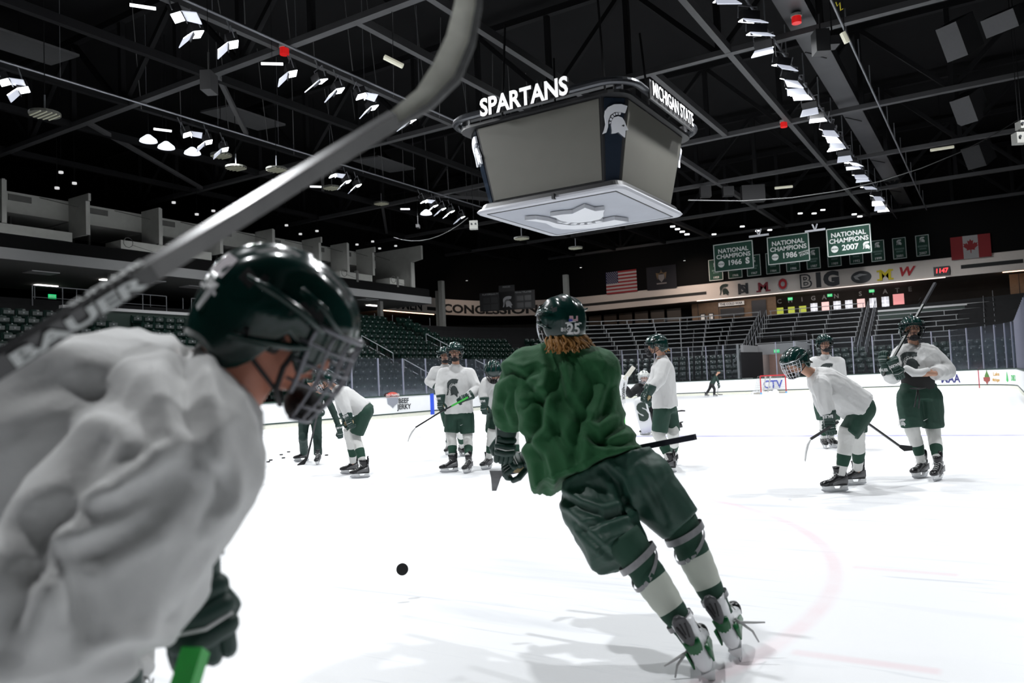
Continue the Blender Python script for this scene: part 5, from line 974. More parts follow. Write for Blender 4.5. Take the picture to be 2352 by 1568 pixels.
def head_shapes(b, M_):
    T = lambda p: M_ @ V(p); r3 = M_.to_3x3(); A = lambda x, y, z: (r3 @ V((x, 0, 0)), r3 @ V((0, y, 0)), r3 @ V((0, 0, z)))
    b.ell(T((0, -.012, .03)), *A(.078, .098, .09)); b.ell(T((0, .03, -.035)), *A(.062, .066, .078)); b.ell(T((0, .06, -.088)), *A(.032, .03, .026)); b.ell(T((0, .045, -.062)), *A(.052, .045, .04))
    b.limb([T((0, .09, .005)), T((0, .112, -.032))], [.010, .015], 8); b.ell(T((0, .075, .022)), *A(.058, .022, .014)); b.ell(T((0, .093, -.062)), *A(.024, .010, .010))
    for s_ in (-1, 1): b.ell(T((s_*.081, -.012, -.018)), *A(.010, .02, .033)); b.ell(T((s_*.048, .062, -.03)), *A(.022, .022, .022))
def face_parts(parent, M_, beard=False):
    b = MB()
    for s_ in (-1, 1): b.ell(V((s_*.031, .0885, -.002)), V((.013, 0, 0)), V((0, .006, 0)), V((0, 0, .0065)), 10, 6)
    e = link('eyes', b.mesh('eyes', mat('eye_white', (.6, .58, .55), .3), True), parent, M_); b = MB()
    for s_ in (-1, 1): b.ell(V((s_*.031, .0935, -.002)), V((.0065, 0, 0)), V((0, .003, 0)), V((0, 0, .0062)), 8, 6)
    link('iris', b.mesh('iris', EYEM, True), e); b = MB()
    for s_ in (-1, 1): b.tube([V((s_*.014, .094, .018)), V((s_*.032, .093, .024)), V((s_*.05, .082, .018))], [.003, .0042, .002], 6)
    link('eyebrows', b.mesh('eyebrows', BROW, True), parent, M_); b = MB(); b.ell(V((0, .103, -.064)), V((.021, 0, 0)), V((0, .004, 0)), V((0, 0, .005)), 10, 6); link('mouth', b.mesh('mouth', LIP, True), parent, M_)
def lerp_path(P, t):
    n = len(P)-1; x = min(max(t, 0), 1)*n; i = min(int(x), n-1); return P[i].lerp(P[i+1], x-i)
def sock(parent, kn, an, fwd, cols=(SW, SG), band=((.42, .72),), k=1.0, label=None):
    b = MB(); d = (an-kn); L_ = d.length; r, u, f_ = basis(d, -V(fwd)); fw_ = (V(fwd)-f_*V(fwd).dot(f_)).normalized(); rt = f_.cross(fw_); R_ = []; n = 26
    prof_ = [(-.28, .080, .085), (-.12, .083, .09), (0, .080, .092), (.12, .072, .08), (.3, .074, .08), (.5, .068, .076), (.7, .058, .064), (.88, .050, .055), (1.0, .047, .052)]
    for i in range(n):
        t = -.28+1.28*i/(n-1); j = max(q for q in range(len(prof_)) if prof_[q][0] <= t+1e-6); j2 = min(j+1, len(prof_)-1); a, c = prof_[j], prof_[j2]; q = 0 if j == j2 else (t-a[0])/(c[0]-a[0]); hw, hd = a[1]+(c[1]-a[1])*q, a[2]+(c[2]-a[2])*q
        wv = 1+.02*math.sin(i*2.1); R_.append(ringpts(kn+d*t*.93-fw_*.012*math.sin(max(0, t)*3), rt, fw_, hw*k*wv, hd*k*wv, 16, .95))
    b.loft(R_)
    for i in range((n-1)*16):
        t = -.28+1.28*((i//16)+.5)/(n-1)
        if any(a <= t <= c for a, c in band): b.mi[i] = 1
    o = b.build('sock', list(cols), parent, True)
    if label: o['label'] = label
    return o
def decal(target, pts2d_faces, O, X, Y, size, m_, name, parent, off=.004, sx=1):      # a flat mark laid onto a curved part
    vs, fs = pts2d_faces; me = target.data; inv = target.matrix_world.inverted() if not target.parent else Matrix.Identity(4)
    MW = target.matrix_world; bv = BVHTree.FromPolygons([MW @ v.co for v in me.vertices], [tuple(p.vertices) for p in me.polygons]); N = X.cross(Y).normalized(); out = []; last = None
    for v in vs:
        p = O+X*v[0]*size*sx+Y*v[1]*size; h = bv.ray_cast(p+N*.35, -N, .8)
        q = h[0]+N*off if h[0] is not None else (p+N*((last-O).dot(N)) if last is not None else p+N*off); last = q; out.append(q)
    b = MB(); b.add(out, fs); o = b.build(name, m_); o.parent = parent; o.matrix_parent_inverse = parent.matrix_world.inverted(); return o
def fine(polys, st=.045):                                          # fill outlines with a fine grid so that they can bend
    vs, fs, ix = [], [], {}
    def inside(x, y, P):
        c = False; j = len(P)-1
        for i in range(len(P)):
            if (P[i][1] > y) != (P[j][1] > y) and x < (P[j][0]-P[i][0])*(y-P[i][1])/(P[j][1]-P[i][1])+P[i][0]: c = not c
            j = i
        return c
    n = int(1.2/st)
    for i in range(-2, n):
        for j in range(-2, n):
            x, y = i*st, j*st
            if any(inside(x+st/2, y+st/2, P) for P in polys):
                f_ = []
                for a, c in ((0, 0), (1, 0), (1, 1), (0, 1)):
                    k = (i+a, j+c)
                    if k not in ix: ix[k] = len(vs); vs.append((k[0]*st-.5, k[1]*st-.5))
                    f_.append(ix[k])
                fs.append(tuple(f_))
    return vs, fs
EMBF = fine([EMB_CREST, EMB_HEAD]+EMB_RIBS, .03); TICK = ([(0, 0), (.3, -.12), (1, .35), (.28, .02)], [(0, 1, 3), (1, 2, 3)])
LATE = []
def person(lab, P, rchest, rhip=None, head_f=None, head_u=None, jersey=JW, pants=PG, cage=CAGE_B, vox=.015, hw=(.075, .15, .22, .245, .235, .235), hdp=(.07, .10, .135, .15, .15, .16), sleeve=(.105, .088, .072), feet=None, toes=None, skup=None, sk=None, band=((.42, .72),), sockc=(SW, SG), gl=None, gd=None, glp=None, hair=None, fold=.010, spine=None, hem=None, thigh=(.128, .116), thl=.86, skin=SKIN, neck_r=.056, cap=False, long_pants=False, fvox=None, jersey_name='jersey', body_post=None, extra_body=None, ffreq=7, helm=True, sock_k=1.0, waist=.10, pwid=(.165, .185, .19), hsc=1.07, legq=.11, pwd=.13, thside=None, thoff=None, sks=1.0, creases=(), pcreases=()):
    g = lambda k: P[k]
    an = feet; root = thing('person', V(((an[0].x+an[1].x)/2, (an[0].y+an[1].y)/2, 0)), lab, 'person', None); root['label'] = lab
    bpy.context.view_layer.update() if False else None; root_m = Matrix.Translation(root.location); root.matrix_world = root_m; inv = root_m.inverted()
    rhip = rhip or rchest; hf, hu = head_f, head_u; HM = FR(g('head'), hf, hu) @ Matrix.Scale(hsc, 4)
    # body: one continuous skin
    b = MB(); head_shapes(b, HM); nb = HM @ V((0, -.02, -.06)); b.limb([g('neck'), nb], [neck_r*1.1, neck_r], 12)
    up_ = (g('neck')-g('hip')).normalized(); fc = rchest.cross(up_)*-1; fc = up_.cross(rchest).normalized()
    b.loft([ringpts(g('neck')-up_*.02, rchest, fc, .1, .07), ringpts(g('neck').lerp(g('hip'), .3), rchest, fc, .15, .09), ringpts(g('hip'), rhip, fc, .11, .06)])
    for s_ in 'RL':
        sh, el, wr = g('sh'+s_), g('el'+s_), g('wr'+s_); b.limb([g('neck')-up_*.05, sh], [.06, .06], 10); b.limb([sh, el, wr], [.055, .045, .032], 10)
        b.limb([g('hip')+rhip*(.08 if s_ == 'R' else -.08), g('kn'+s_), g('an'+s_)], [.08, .055, .038], 10)
    if extra_body: extra_body(b)
    def bp(me):
        me.transform(inv)
        if body_post: body_post(me)
    body = fuse(b, 'body', [skin], root, fvox or max(vox*.8, .010), 2, bp)
    # jersey
    b = MB(); H_ = hem or g('hip'); SP = spine or [g('neck'), g('neck').lerp(H_, .5), H_]
    ts = (0, .10, .22, .42, .72, 1.0); R_ = [ringpts(g('neck')+up_*.018, rchest, fc, hw[0]*1.02, hdp[0]*1.05)]
    for t, a, c in zip(ts, hw, hdp):
        rr = rchest.lerp(rhip, t).normalized(); cpt = lerp_path(SP, t); tn = (lerp_path(SP, min(1, t+.1))-lerp_path(SP, max(0, t-.1))).normalized(); ff = (-tn).cross(rr).normalized(); rr = ff.cross(-tn).normalized(); R_.append(ringpts(cpt, rr, ff, a, c))
    b.loft(R_)
    for s_ in 'RL':
        sh, el, wr = g('sh'+s_), g('el'+s_), g('wr'+s_); cut = wr+(wr-el).normalized()*-.02; ine = lerp_path(SP, .18)
        b.limb([ine.lerp(sh, .35), sh], [sleeve[0]*1.02, sleeve[0]], 14); b.tube([sh, sh.lerp(el, .5), el, el.lerp(cut, .5), cut], [sleeve[0], (sleeve[0]+sleeve[1])/2, sleeve[1], (sleeve[1]+sleeve[2])/2, sleeve[2]], 16); b.ell(el, X_*sleeve[1]*.98, Y_*sleeve[1]*.98, Z_*sleeve[1]*.98, 12, 8)
    dirs = [(up_, .6), ((g('elL')-g('shL')), .35), ((g('elR')-g('shR'))+rchest*.3, .35)]
    def jp(me, ff=ffreq, fo=fold): folds(me, dirs, fo, ff, seed=len(lab)); crease(me, creases); me.transform(inv)
    jr = fuse(b, jersey_name, [jersey], root, vox, 3, jp)
    # pants
    b = MB(); hp = g('hip'); wv = up_ if not hem else (lerp_path(SP, .8)-H_).normalized()
    b.loft([ringpts(hp+wv*waist, rhip, wv.cross(rhip), pwid[0], pwd), ringpts(hp, rhip, wv.cross(rhip), pwid[1], .15), ringpts(hp-wv*.08, rhip, wv.cross(rhip), pwid[2], .15)])
    for s_, q in (('R', legq), ('L', -legq)):
        k0 = g('kn'+s_); h0 = hp+rhip*q-wv*.03; a0 = g('an'+s_)
        if long_pants: b.tube([h0, h0.lerp(k0, .5), k0, k0.lerp(a0, .5), k0.lerp(a0, .92)], [.12, .105, .09, .08, .082], 14); b.ell(k0, X_*.09, Y_*.09, Z_*.09)
        else: th = thside.get(s_, thigh) if thside else thigh; e = h0.lerp(k0, thl)+(thoff.get(s_, V()) if thoff else V()); b.tube([h0, h0.lerp(e, .5), e], [th[0], (th[0]+th[1])/2*1.03, th[1]], 18)
        b.ell(h0, X_*thigh[0]*.98, Y_*thigh[0]*.98, Z_*thigh[0]*.98)
    def pp(me): folds(me, [(g('knL')-hp, .5), (rhip, .35)], fold*.8, 6, seed=3); crease(me, pcreases); me.transform(inv)
    pt = fuse(b, 'pants', [pants], root, vox, 3, pp)
    for i, s_ in enumerate('RL'):
        k0, a0 = g('kn'+s_), g('an'+s_); tv = toes[i]; su = (skup[i] if skup else Z_)
        if not long_pants: so = sock(root, inv @ k0, inv @ a0, tv, sockc, band, sock_k)
        skate(root, inv @ FR(a0, tv-su*tv.dot(su), su) @ Matrix.Scale(sks, 4), sk)
    for i, s_ in enumerate('RL'):
        if gl and gl[i]: f_, d_ = gl[i]; glove(root, inv @ (g('wr'+s_)+V(f_).normalized()*.10), f_, d_, left=(s_ == 'L'), parts=glp)
    hm = inv @ HM; hl = None
    if helm: hl = helmet(root, hm, cage)
    face_parts(root, hm)
    if hair: hair(root, hm)
    LATE.append((root, jr, pt, hl)); return root, jr, pt, hl
def JP(Z0, d):                                                    # joints from pixels and depth offsets
    return {k: D(v[0], v[1], Z0+(v[2] if len(v) > 2 else 0)) for k, v in d.items()}
def depth(p): return (p-EYE).dot(FW)
def feet_px(P, r, l, h=.155): P['anR'] = ICE(*r)+Z_*h; P['anL'] = ICE(*l)+Z_*h; return [P['anR'], P['anL']]
def hstick(lab, pts, r=(.014, .011), blade=None, bw=.035, shaftm=None, bladem=None, tape=None, grp=None, text=None):
    P = [V(p) for p in pts]; t = thing('hockey_stick', P[0], lab, 'hockey stick', grp); o = P[0]; b = MB()
    for a, c in zip(P, P[1:]): b.bar(a-o, c-o, r[0]*2, r[1]*2)
    b.build('shaft', shaftm or mat('stick_black', (.012, .012, .014), .3), t)
    if blade:
        Q = [P[-1]]+[V(p) for p in blade]; b = MB(); n = len(Q); R_ = []
        for i, p in enumerate(Q):
            tn = (Q[min(i+1, n-1)]-Q[max(i-1, 0)]).normalized(); wv = bw_dir = V(bwd) if (bwd := getattr(hstick, 'wd', None)) else Z_; wv = (wv-tn*wv.dot(tn)).normalized(); nn = tn.cross(wv); s_ = bw*(.45 if i == 0 else (1 if i < n-1 else .75)); R_.append([p-o+wv*s_+nn*.005, p-o-wv*s_+nn*.005, p-o-wv*s_-nn*.005, p-o+wv*s_-nn*.005])
        b.loft(R_); b.build('blade', bladem or mat('blade_tape_black', (.012, .012, .013), .8), t)
    if tape: b = MB(); a = P[0]-o; c = (P[1]-P[0]).normalized()*tape[0]; b.bar(a, a+c, r[0]*2+.006, r[1]*2+.006); b.build('grip_tape', tape[1], t)
    return t
# ---- standing pair left of centre ----
Z0 = 12.75
P = JP(Z0, dict(head=(1045, 806), neck=(1047, 838), shR=(1019, 858), shL=(1077, 858), elR=(1010, 893, -.08), wrR=(1013, 915, -.25), elL=(1096, 893, -.1), wrL=(1078, 909, -.3), hip=(1055, 948), knR=(1036, 1000, -.05), knL=(1074, 1002, -.03)))
ft = feet_px(P, (1040, 1084), (1077, 1085)); GREENGRIP = mat('grip_green', (.05, .45, .06), .5)
A_ = person('hockey player in white jersey looking at the viewer, standing left of the green skater', P, C(-1, 0, 0), head_f=C(.02, -.03, -1), head_u=C(0, 1, 0), feet=ft, toes=[C(-.95, 0, -.35), C(-.35, 0, -1)], gl=[(C(.1, -1, -.1), C(-.6, 0, -.8)), (C(-.85, -.45, -.2), C(.1, .5, -.8))])
hstick('black hockey stick with green grip held low by the player looking at the viewer', [D(1075, 912, 12.35), D(1010, 947, 12.4), D(955, 981, 12.5)], blade=[D(946, 992, 12.4), D(940, 1003, 12.3), D(937, 1013, 12.2)], bw=.02, bladem=mat('blade_white', (.6, .6, .6), .6), tape=(.3, GREENGRIP))
P = JP(14.9, dict(head=(1021, 814), neck=(1022, 838), shR=(1001, 852), shL=(1048, 852), elR=(985, 876, .1), wrR=(1004, 888, -.1), elL=(1058, 885), wrL=(1050, 905, -.2), hip=(1035, 930), knR=(1034, 985), knL=(1058, 985)))
ft = feet_px(P, (1030, 1043), (1062, 1047))
person('hockey player in white jersey half hidden behind the player looking at the viewer', P, C(-1, 0, .2), head_f=C(.25, 0, -1), head_u=C(0, 1, 0), feet=ft, toes=[C(-.2, 0, -1), C(.6, 0, -.8)], gl=[(C(.8, -.5, -.1), C(-.3, 0, -.9)), (C(-.3, -1, -.2), C(.3, .2, -.9))], hair=None)
# ---- player bent over at the left ----
P = JP(12.6, dict(head=(745, 872, -.05), neck=(770, 892), shR=(779, 898, .2), shL=(785, 905, -.2), elR=(784, 933, .25), wrR=(790, 955, .2), elL=(793, 934, -.28), wrL=(800, 954, -.3), hip=(836, 942), knR=(803, 1002, .14), knL=(816, 1004, -.1)))
ft = feet_px(P, (812, 1088), (836, 1097)); BWM = mat('cage_pale', (.55, .56, .6), .3, .5)
person('hockey player in white jersey bent over with hands on knees, seen through the big cage', P, C(-.05, 0, 1), head_f=C(-.82, -.5, -.25), head_u=C(-.45, .88, 0), feet=ft, toes=[C(-1, 0, -.1), C(-1, 0, -.12)], gl=[(C(.3, -.9, 0), C(-.5, .2, .8)), (C(.35, -.9, -.1), C(-.5, .2, -.8))], cage=CAGE_C)
# ---- coach in dark green behind ----
P = JP(15.2, dict(head=(716, 872, -.25), neck=(722, 893, -.1), shR=(702, 908), shL=(748, 908), elR=(706, 935, -.2), wrR=(726, 935, -.4), elL=(766, 946, -.05), wrL=(779, 982, -.15), hip=(713, 948, .2), knR=(696, 1003, -.05), knL=(729, 1003, -.03)))
ft = feet_px(P, (699, 1059), (731, 1066))
def caphair(root, hm): b = MB(); b.ell(V((0, -.01, .05)), V((.09, 0, 0)), V((0, .108, 0)), V((0, 0, .085))); b.loft([[V((-.07, .06, .06)), V((.07, .06, .06)), V((.07, .06, .07)), V((-.07, .06, .07))], [V((-.05, .16, .045)), V((.05, .16, .045)), V((.05, .16, .052)), V((-.05, .16, .052))]]); link('cap', b.mesh('cap', DARKT, True), root, hm)
D_ = person('coach in dark green tracksuit leaning on a stick behind the big cage at the left', P, C(-1, 0, .1), head_f=C(0, -.5, -.85), head_u=C(0, .85, -.5), feet=ft, toes=[C(-.85, 0, -.5), C(.05, 0, -1)], jersey=DARKT, pants=DARKT, long_pants=True, helm=False, hair=caphair, gl=[(C(.5, -.6, -.2), C(-.3, .2, -.9)), (C(.15, -1, -.05), C(.3, .1, -.9))], hw=(.07, .13, .18, .21, .2, .2), sleeve=(.075, .062, .05), jersey_name='jacket')
hstick('black hockey stick of the coach with its blade on the ice at the left', [D(735, 926, 14.7), D(706, 1050, 15.0)], blade=[D(697, 1062, 15.0), D(684, 1070, 14.9)], bw=.04)
# ---- player with lowered head behind the green arm ----
P = JP(12.6, dict(head=(1134, 850, -.2), neck=(1142, 866), shR=(1119, 880, -.05), shL=(1168, 880), elR=(1110, 905, -.1), wrR=(1113, 921, -.2), elL=(1180, 910), wrL=(1170, 930, -.2), hip=(1152, 935, .3), knR=(1130, 1000), knL=(1180, 1000)))
ft = feet_px(P, (1122, 1077), (1190, 1078))
person('hockey player in white jersey with lowered head, half hidden by the green skater arm', P, C(-1, 0, 0), head_f=C(0, -.75, -.65), head_u=C(0, .65, -.75), feet=ft, toes=[C(-.5, 0, -.85), C(.9, 0, -.4)], gl=[(C(.05, -1, -.1), C(-.5, .1, -.85)), (C(-.3, -1, -.1), C(.5, .1, -.85))])
# ---- player seen from behind at the right of the green skater ----
P = JP(11.44, dict(head=(1508, 791, -.03), neck=(1520, 818), shR=(1518, 834, .2), shL=(1524, 838, -.17), elR=(1504, 870, .28), wrR=(1490, 893, .2), elL=(1515, 872, -.3), wrL=(1496, 894, -.34), hip=(1528, 935), knR=(1546, 1000, .12), knL=(1514, 1000, -.1)))
ft = feet_px(P, (1547, 1068), (1540, 1085))
P['anL'] = ICE(1540, 1085)+Z_*.155
def tuft(m_, pos, r, n=10, seed=1, sz=.018):
    def f_(root, hm):
        random.seed(seed); b = MB()
        for i in range(n):
            a = (i/(n-1)-.5)*r; x = .085*math.sin(a); y = -.1*math.cos(a)+random.uniform(-.01, .01); z = pos+random.uniform(-.012, .01); P_ = [V((x, y, z+.03))]
            for k in range(5): P_.append(P_[-1]+V((random.uniform(-.014, .014), random.uniform(-.018, .006), -.014)))
            b.limb(P_, [sz, sz*1.1, sz, sz*.9, sz*.7, sz*.4], 7)
        link('hair', b.mesh('hair', m_, True), root, hm)
    return f_
person('hockey player in white jersey seen from behind, facing left, right of the green skater', P, C(.6, 0, .8), rhip=C(.55, 0, .83), head_f=C(-1, -.12, .05), head_u=C(-.08, 1, 0), feet=ft, toes=[C(-.35, 0, .9), C(-.7, 0, .5)], gl=[(C(-.4, -.9, .1), C(-.6, 0, .8)), (C(-.38, -.92, 0), C(-.9, .2, .1))], hair=tuft(HAIRY, -.06, 1.0, 5))
# ---- player at the back right ----
P = JP(13.6, dict(head=(1893, 787), neck=(1897, 816), shR=(1870, 832), shL=(1926, 832), elR=(1864, 868), wrR=(1882, 900, -.2), elL=(1934, 868), wrL=(1918, 900, -.2), hip=(1900, 918), knR=(1893, 970), knL=(1913, 970)))
ft = feet_px(P, (1893, 1029), (1910, 1027))
J_ = person('hockey player in white jersey standing behind the bent player on the right', P, C(-1, 0, 0), head_f=C(0, .02, -1), head_u=C(0, 1, 0), feet=ft, toes=[C(-.2, 0, -1), C(.1, 0, -1)], gl=[(C(.3, -1, -.1), C(-.6, 0, -.8)), (C(-.3, -1, -.1), C(.6, 0, -.8))])
# ---- bent player on the right ----
P = JP(8.84, dict(head=(1826, 829, -.1), neck=(1866, 858), shR=(1876, 868, .2), shL=(1885, 884, -.2), elR=(1890, 925, .25), wrR=(1902, 955, .2), elL=(1896, 926, -.27), wrL=(1905, 955, -.3), hip=(1970, 933, .02), knR=(1968, 1003, .12), knL=(1943, 1005, -.12)))
ft = feet_px(P, (1972, 1113), (1930, 1129))
K_ = person('hockey player in white jersey bent forward resting on the knees, right side', P, C(-.05, 0, 1), head_f=C(-.8, -.42, -.42), head_u=C(-.38, .9, -.1), feet=ft, toes=[C(-1, 0, -.05), C(-1, 0, -.08)], gl=[(C(.05, -1, .1), C(-.6, 0, .8)), (C(.1, -1, -.05), C(-.6, .1, -.8))], cage=CAGE_C, hair=tuft(HAIRB, -.05, 1.4, 7), vox=.012, hw=(.07, .15, .2, .235, .235, .25), hdp=(.08, .14, .17, .18, .19, .20), fold=.012, pwid=(.19, .20, .20), waist=.02)
hstick('hockey stick with curved white blade held by the bent player on the right', [D(1925, 968, 8.5), D(1862, 1008, 8.45)], blade=[D(1855, 1022, 8.4), D(1851, 1040, 8.35), D(1849, 1058, 8.3)], bw=.018, bladem=mat('blade_white', (.6, .6, .6), .6))
hstick('black hockey stick slanting to the ice behind the bent player on the right', [D(1960, 948, 9.3), D(2066, 1024, 9.35)], blade=[D(2078, 1029, 9.35), D(2095, 1029, 9.35)], bw=.035)
# ---- standing player at the far right ----
P = JP(9.6, dict(head=(2093, 753), neck=(2100, 795), shR=(2070, 815), shL=(2139, 815), elR=(2050, 862, -.12), wrR=(2037, 846, -.3), elL=(2174, 852, -.08), wrL=(2146, 858, -.3), hip=(2111, 905), knR=(2097, 992, -.03), knL=(2144, 992)))
ft = feet_px(P, (2120, 1096), (2158, 1102)); P['hem'] = D(2106, 850, 9.55)
def barehand(b):
    w0 = P['wrL']; hd_ = C(-1, .08, -.1); up = C(.05, 1, 0); out = hd_.cross(up); pc = w0+hd_*.055; b.limb([w0, pc, w0+hd_*.1], [.03, .036, .034], 12)
    for k in range(4):
        base = w0+hd_*.105+up*(.030-.021*k); q1 = base+hd_*.035-up*.004; q2 = q1+hd_*.014+C(.1, -.15, 1)*.022; q3 = q2+C(.6, -.1, .8)*.018; b.limb([base-hd_*.02, base, q1, q2, q3], [.0105, .0105, .0100, .0092, .0085], 8)
    b.limb([w0+hd_*.03+up*.026, w0+hd_*.07+up*.052, w0+hd_*.105+up*.055], [.015, .0125, .010], 8)
L_ = person('hockey player in white jersey standing at the far right, holding up the jersey hem', P, C(-1, 0, .15), head_f=C(-.22, .06, -1), head_u=C(-.03, 1, .06), feet=ft, toes=[C(-.85, 0, -.5), C(-.72, 0, -.68)], gl=[(C(-.25, 1, -.05), C(-.8, 0, -.5)), None], vox=.012, hem=P['hem'], extra_body=barehand, fvox=.0068, fold=.012, sleeve=(.115, .108, .085), hw=(.08, .17, .23, .26, .27, .24), hdp=(.07, .11, .145, .16, .18, .15), thigh=(.138, .128), legq=.125, pwid=(.20, .21, .20), waist=.13)
t = L_[0]; iv = t.matrix_world.inverted(); b = MB(); b.loft([ringpts(P['hip'].lerp(P['neck'], q), C(-1, 0, .15), C(0, 0, -1), w_, .13) for q, w_ in ((.0, .17), (.3, .18), (.6, .18))]); o = b.build('undershirt', mat('undershirt_black', (.006, .006, .006), .8), None, True); o.data.transform(iv); o.parent = t
b = MB(); rr = .034; b.limb([D(2083, 846, 9.33), D(2098, 856, 9.30), D(2115, 856, 9.29), D(2130, 850, 9.30)], [.04, .05, .046, .035], 12); o = b.build('hem_roll', JW, None, True); o.data.transform(iv); o.parent = t
b = MB(); b.tube([D(2108, 893, 9.4), D(2104, 915, 9.38), D(2100, 935, 9.38)], .008, 6); b.tube([D(2108, 893, 9.4), D(2112, 915, 9.38), D(2110, 938, 9.38)], .008, 6); b.tube([D(2090, 891, 9.42), D(2108, 893, 9.39), D(2125, 890, 9.42)], .012, 6); o = b.build('waist_cord', BLACK, None, True); o.data.transform(iv); o.parent = t
g_ = thing('glove', D(2062, 852, 9.25), 'loose dark green glove tucked under the arm of the far right player', 'glove'); g_.matrix_world = FR(D(2060, 850, 9.25), C(.5, -.85, .2), C(-.5, .2, -.9)) @ Matrix.Scale(1.05, 4)
for n, me in GLO: link(n, me, g_)
hstick('hockey stick resting on the shoulder of the far right player', [D(2148, 650, 9.85), D(2029, 862, 9.25)], tape=(.38, mat('grip_grey', (.035, .035, .04), .9)), shaftm=mat('stick_dark_gloss', (.012, .018, .015), .45))
# ---- goalie ----
t = None; Zg = 18.8; P = JP(Zg, dict(head=(1479, 865, -.1), neck=(1482, 882), shR=(1466, 890, -.05), shL=(1502, 890, .05), elR=(1447, 905, -.1), wrR=(1436, 890, -.3), elL=(1510, 915), wrL=(1495, 925, -.2), hip=(1492, 932, .25), knR=(1478, 950, -.15), knL=(1510, 985, .1)))
P['anR'] = ICE(1487, 998)+Z_*.155; P['anL'] = ICE(1556, 990)+Z_*.12
G_ = person('kneeling goalie in black jersey with white pads behind the white-jerseyed player', P, C(-1, 0, .3), head_f=C(-.05, -.1, -1), head_u=C(0, 1, 0), feet=[P['anR'], P['anL']], toes=[C(-.9, 0, -.4), C(.5, -.8, .2)], jersey=mat('jersey_black', (.008, .008, .010), .8), pants=BLACK, sockc=(SW, SW), cage=CAGE_C, gl=[None, (C(-.6, -.6, -.3), C(0, .3, -1))], skup=[Z_, C(.9, .3, 0)])
def pad(a, c, wd, fw_, nm='leg_pad', S=False):
    a, c = V(a), V(c); r, u, f_ = basis(c-a, fw_); b = MB(); R_ = []
    for q, w_, h in [(0, .75, .05), (.1, 1, .07), (.45, 1.05, .08), (.8, 1, .07), (1, .85, .05)]: R_.append(ringpts(a.lerp(c, q), r, u, wd*w_, h, 12, .45))
    b.loft(R_); o = b.build(nm, [HOLD], None, True); o.data.transform(G_[0].matrix_world.inverted()); o.parent = G_[0]
    if S:
        b = MB(); m_ = (a.lerp(c, .42)); b.text('S', m_+u*.085, -r if r.cross(-f_).dot(FW) > 0 else r, -f_, .55, bold=.07, sx=.85); o2 = b.build('letter_mark', DARKG); o2.data.transform(G_[0].matrix_world.inverted()); o2.parent = o
    return o
pad(D(1467, 912, Zg-.35), D(1487, 992, Zg-.25), .155, C(-.1, .1, -1), S=True); pad(D(1500, 978, Zg+.1), D(1545, 984, Zg+.3), .13, C(-.2, .7, -.7))
b = MB(); b.box((0, 0, 0), (.24, .06, .34)); b.limb([(-.0, .05, .05), (0, .07, -.1)], [.05, .05]); o = b.build('blocker_glove', [HOLD], None, True); o.matrix_world = G_[0].matrix_world.inverted() @ FR(D(1429, 878, Zg-.45), C(-.3, 0, -1), C(.2, 1, 0)); o.parent = G_[0]
t = thing('hockey_stick', D(1433, 900, Zg-.5), 'white goalie stick held upright with its blade up, in front of the goalie', 'hockey stick'); b = MB(); o_ = t.location
b.bar(D(1432, 872, Zg-.5)-o_, D(1432, 926, Zg-.5)-o_, .10, .022, up=FW); b.build('paddle', HOLD, t); MB().bar(D(1431, 876, Zg-.5)-o_, D(1456, 842, Zg-.5)-o_, .10, .02, up=FW).build('blade', mat('goalie_blade', (.66, .64, .56), .6), t); MB().bar(D(1432, 926, Zg-.5)-o_, D(1435, 978, Zg-.45)-o_, .026, .02, up=FW).build('shaft', HOLD, t); MB().bar(D(1434, 958, Zg-.5)-o_, D(1435, 978, Zg-.46)-o_, .03, .024, up=FW).build('grip_tape', GREENGRIP, t)
MB().text('WARRIOR', D(1432, 898, Zg-.52)-o_, -UP, RT, .085, bold=.02).build('lettering', INK, t)
hstick('cream stick lying on the ice, its black end right of the white jersey', [ICE(1500, 951)+Z_*.03, ICE(1552, 946)+Z_*.03], shaftm=mat('shaft_cream', (.55, .52, .4), .5), blade=[ICE(1566, 945)+Z_*.03, ICE(1574, 945)+Z_*.03], bw=.04)
WH = mat('mask_white', (.5, .52, .5), .35, noise_amt=.6, nscale=60)
for o in [q for q in COL.objects if q.parent and (q.parent == G_[0] or q.parent == G_[3]) and q.name.split('.')[0] in ('helmet', 'ridge')]:
    o.data = o.data.copy(); o.data.materials[0] = WH
# ---- far coach skating ----
f1, f2 = ICE(1622, 912.5), ICE(1641, 910.5); Zc = depth(f2); P = JP(Zc, dict(head=(1650, 854, 0), neck=(1645, 862), shR=(1646, 866, -.2), shL=(1642, 866, .2), elR=(1650, 875, -.25), wrR=(1650, 884, -.2), elL=(1647, 874, .2), wrL=(1651, 882, .1), hip=(1635, 882), knR=(1641, 893, -.1), knL=(1630, 892, .1))); P['anR'] = f2+Z_*.155; P['anL'] = f1+Z_*.2
person('small distant coach in dark green striding along the far boards', P, C(0, 0, -1), head_f=C(1, 0, -.5), head_u=C(0, 1, 0), feet=[P['anR'], P['anL']], toes=[C(1, 0, -.2), C(.8, -.6, 0)], jersey=DARKT, pants=BLACK, long_pants=True, helm=False, hair=caphair, vox=.022, hw=(.07, .13, .17, .2, .2, .2), sleeve=(.075, .062, .05), jersey_name='jacket', fold=.005, gl=[(C(.2, -1, -.1), C(.5, 0, -.8)), (C(.2, -1, .1), C(.5, 0, .8))])
hstick('thin stick held by the small distant coach', [D(1650, 882, Zc-.3), D(1648, 904, Zc-.3)], blade=[D(1652, 906, Zc-.3), D(1660, 906, Zc-.3)], bw=.03)
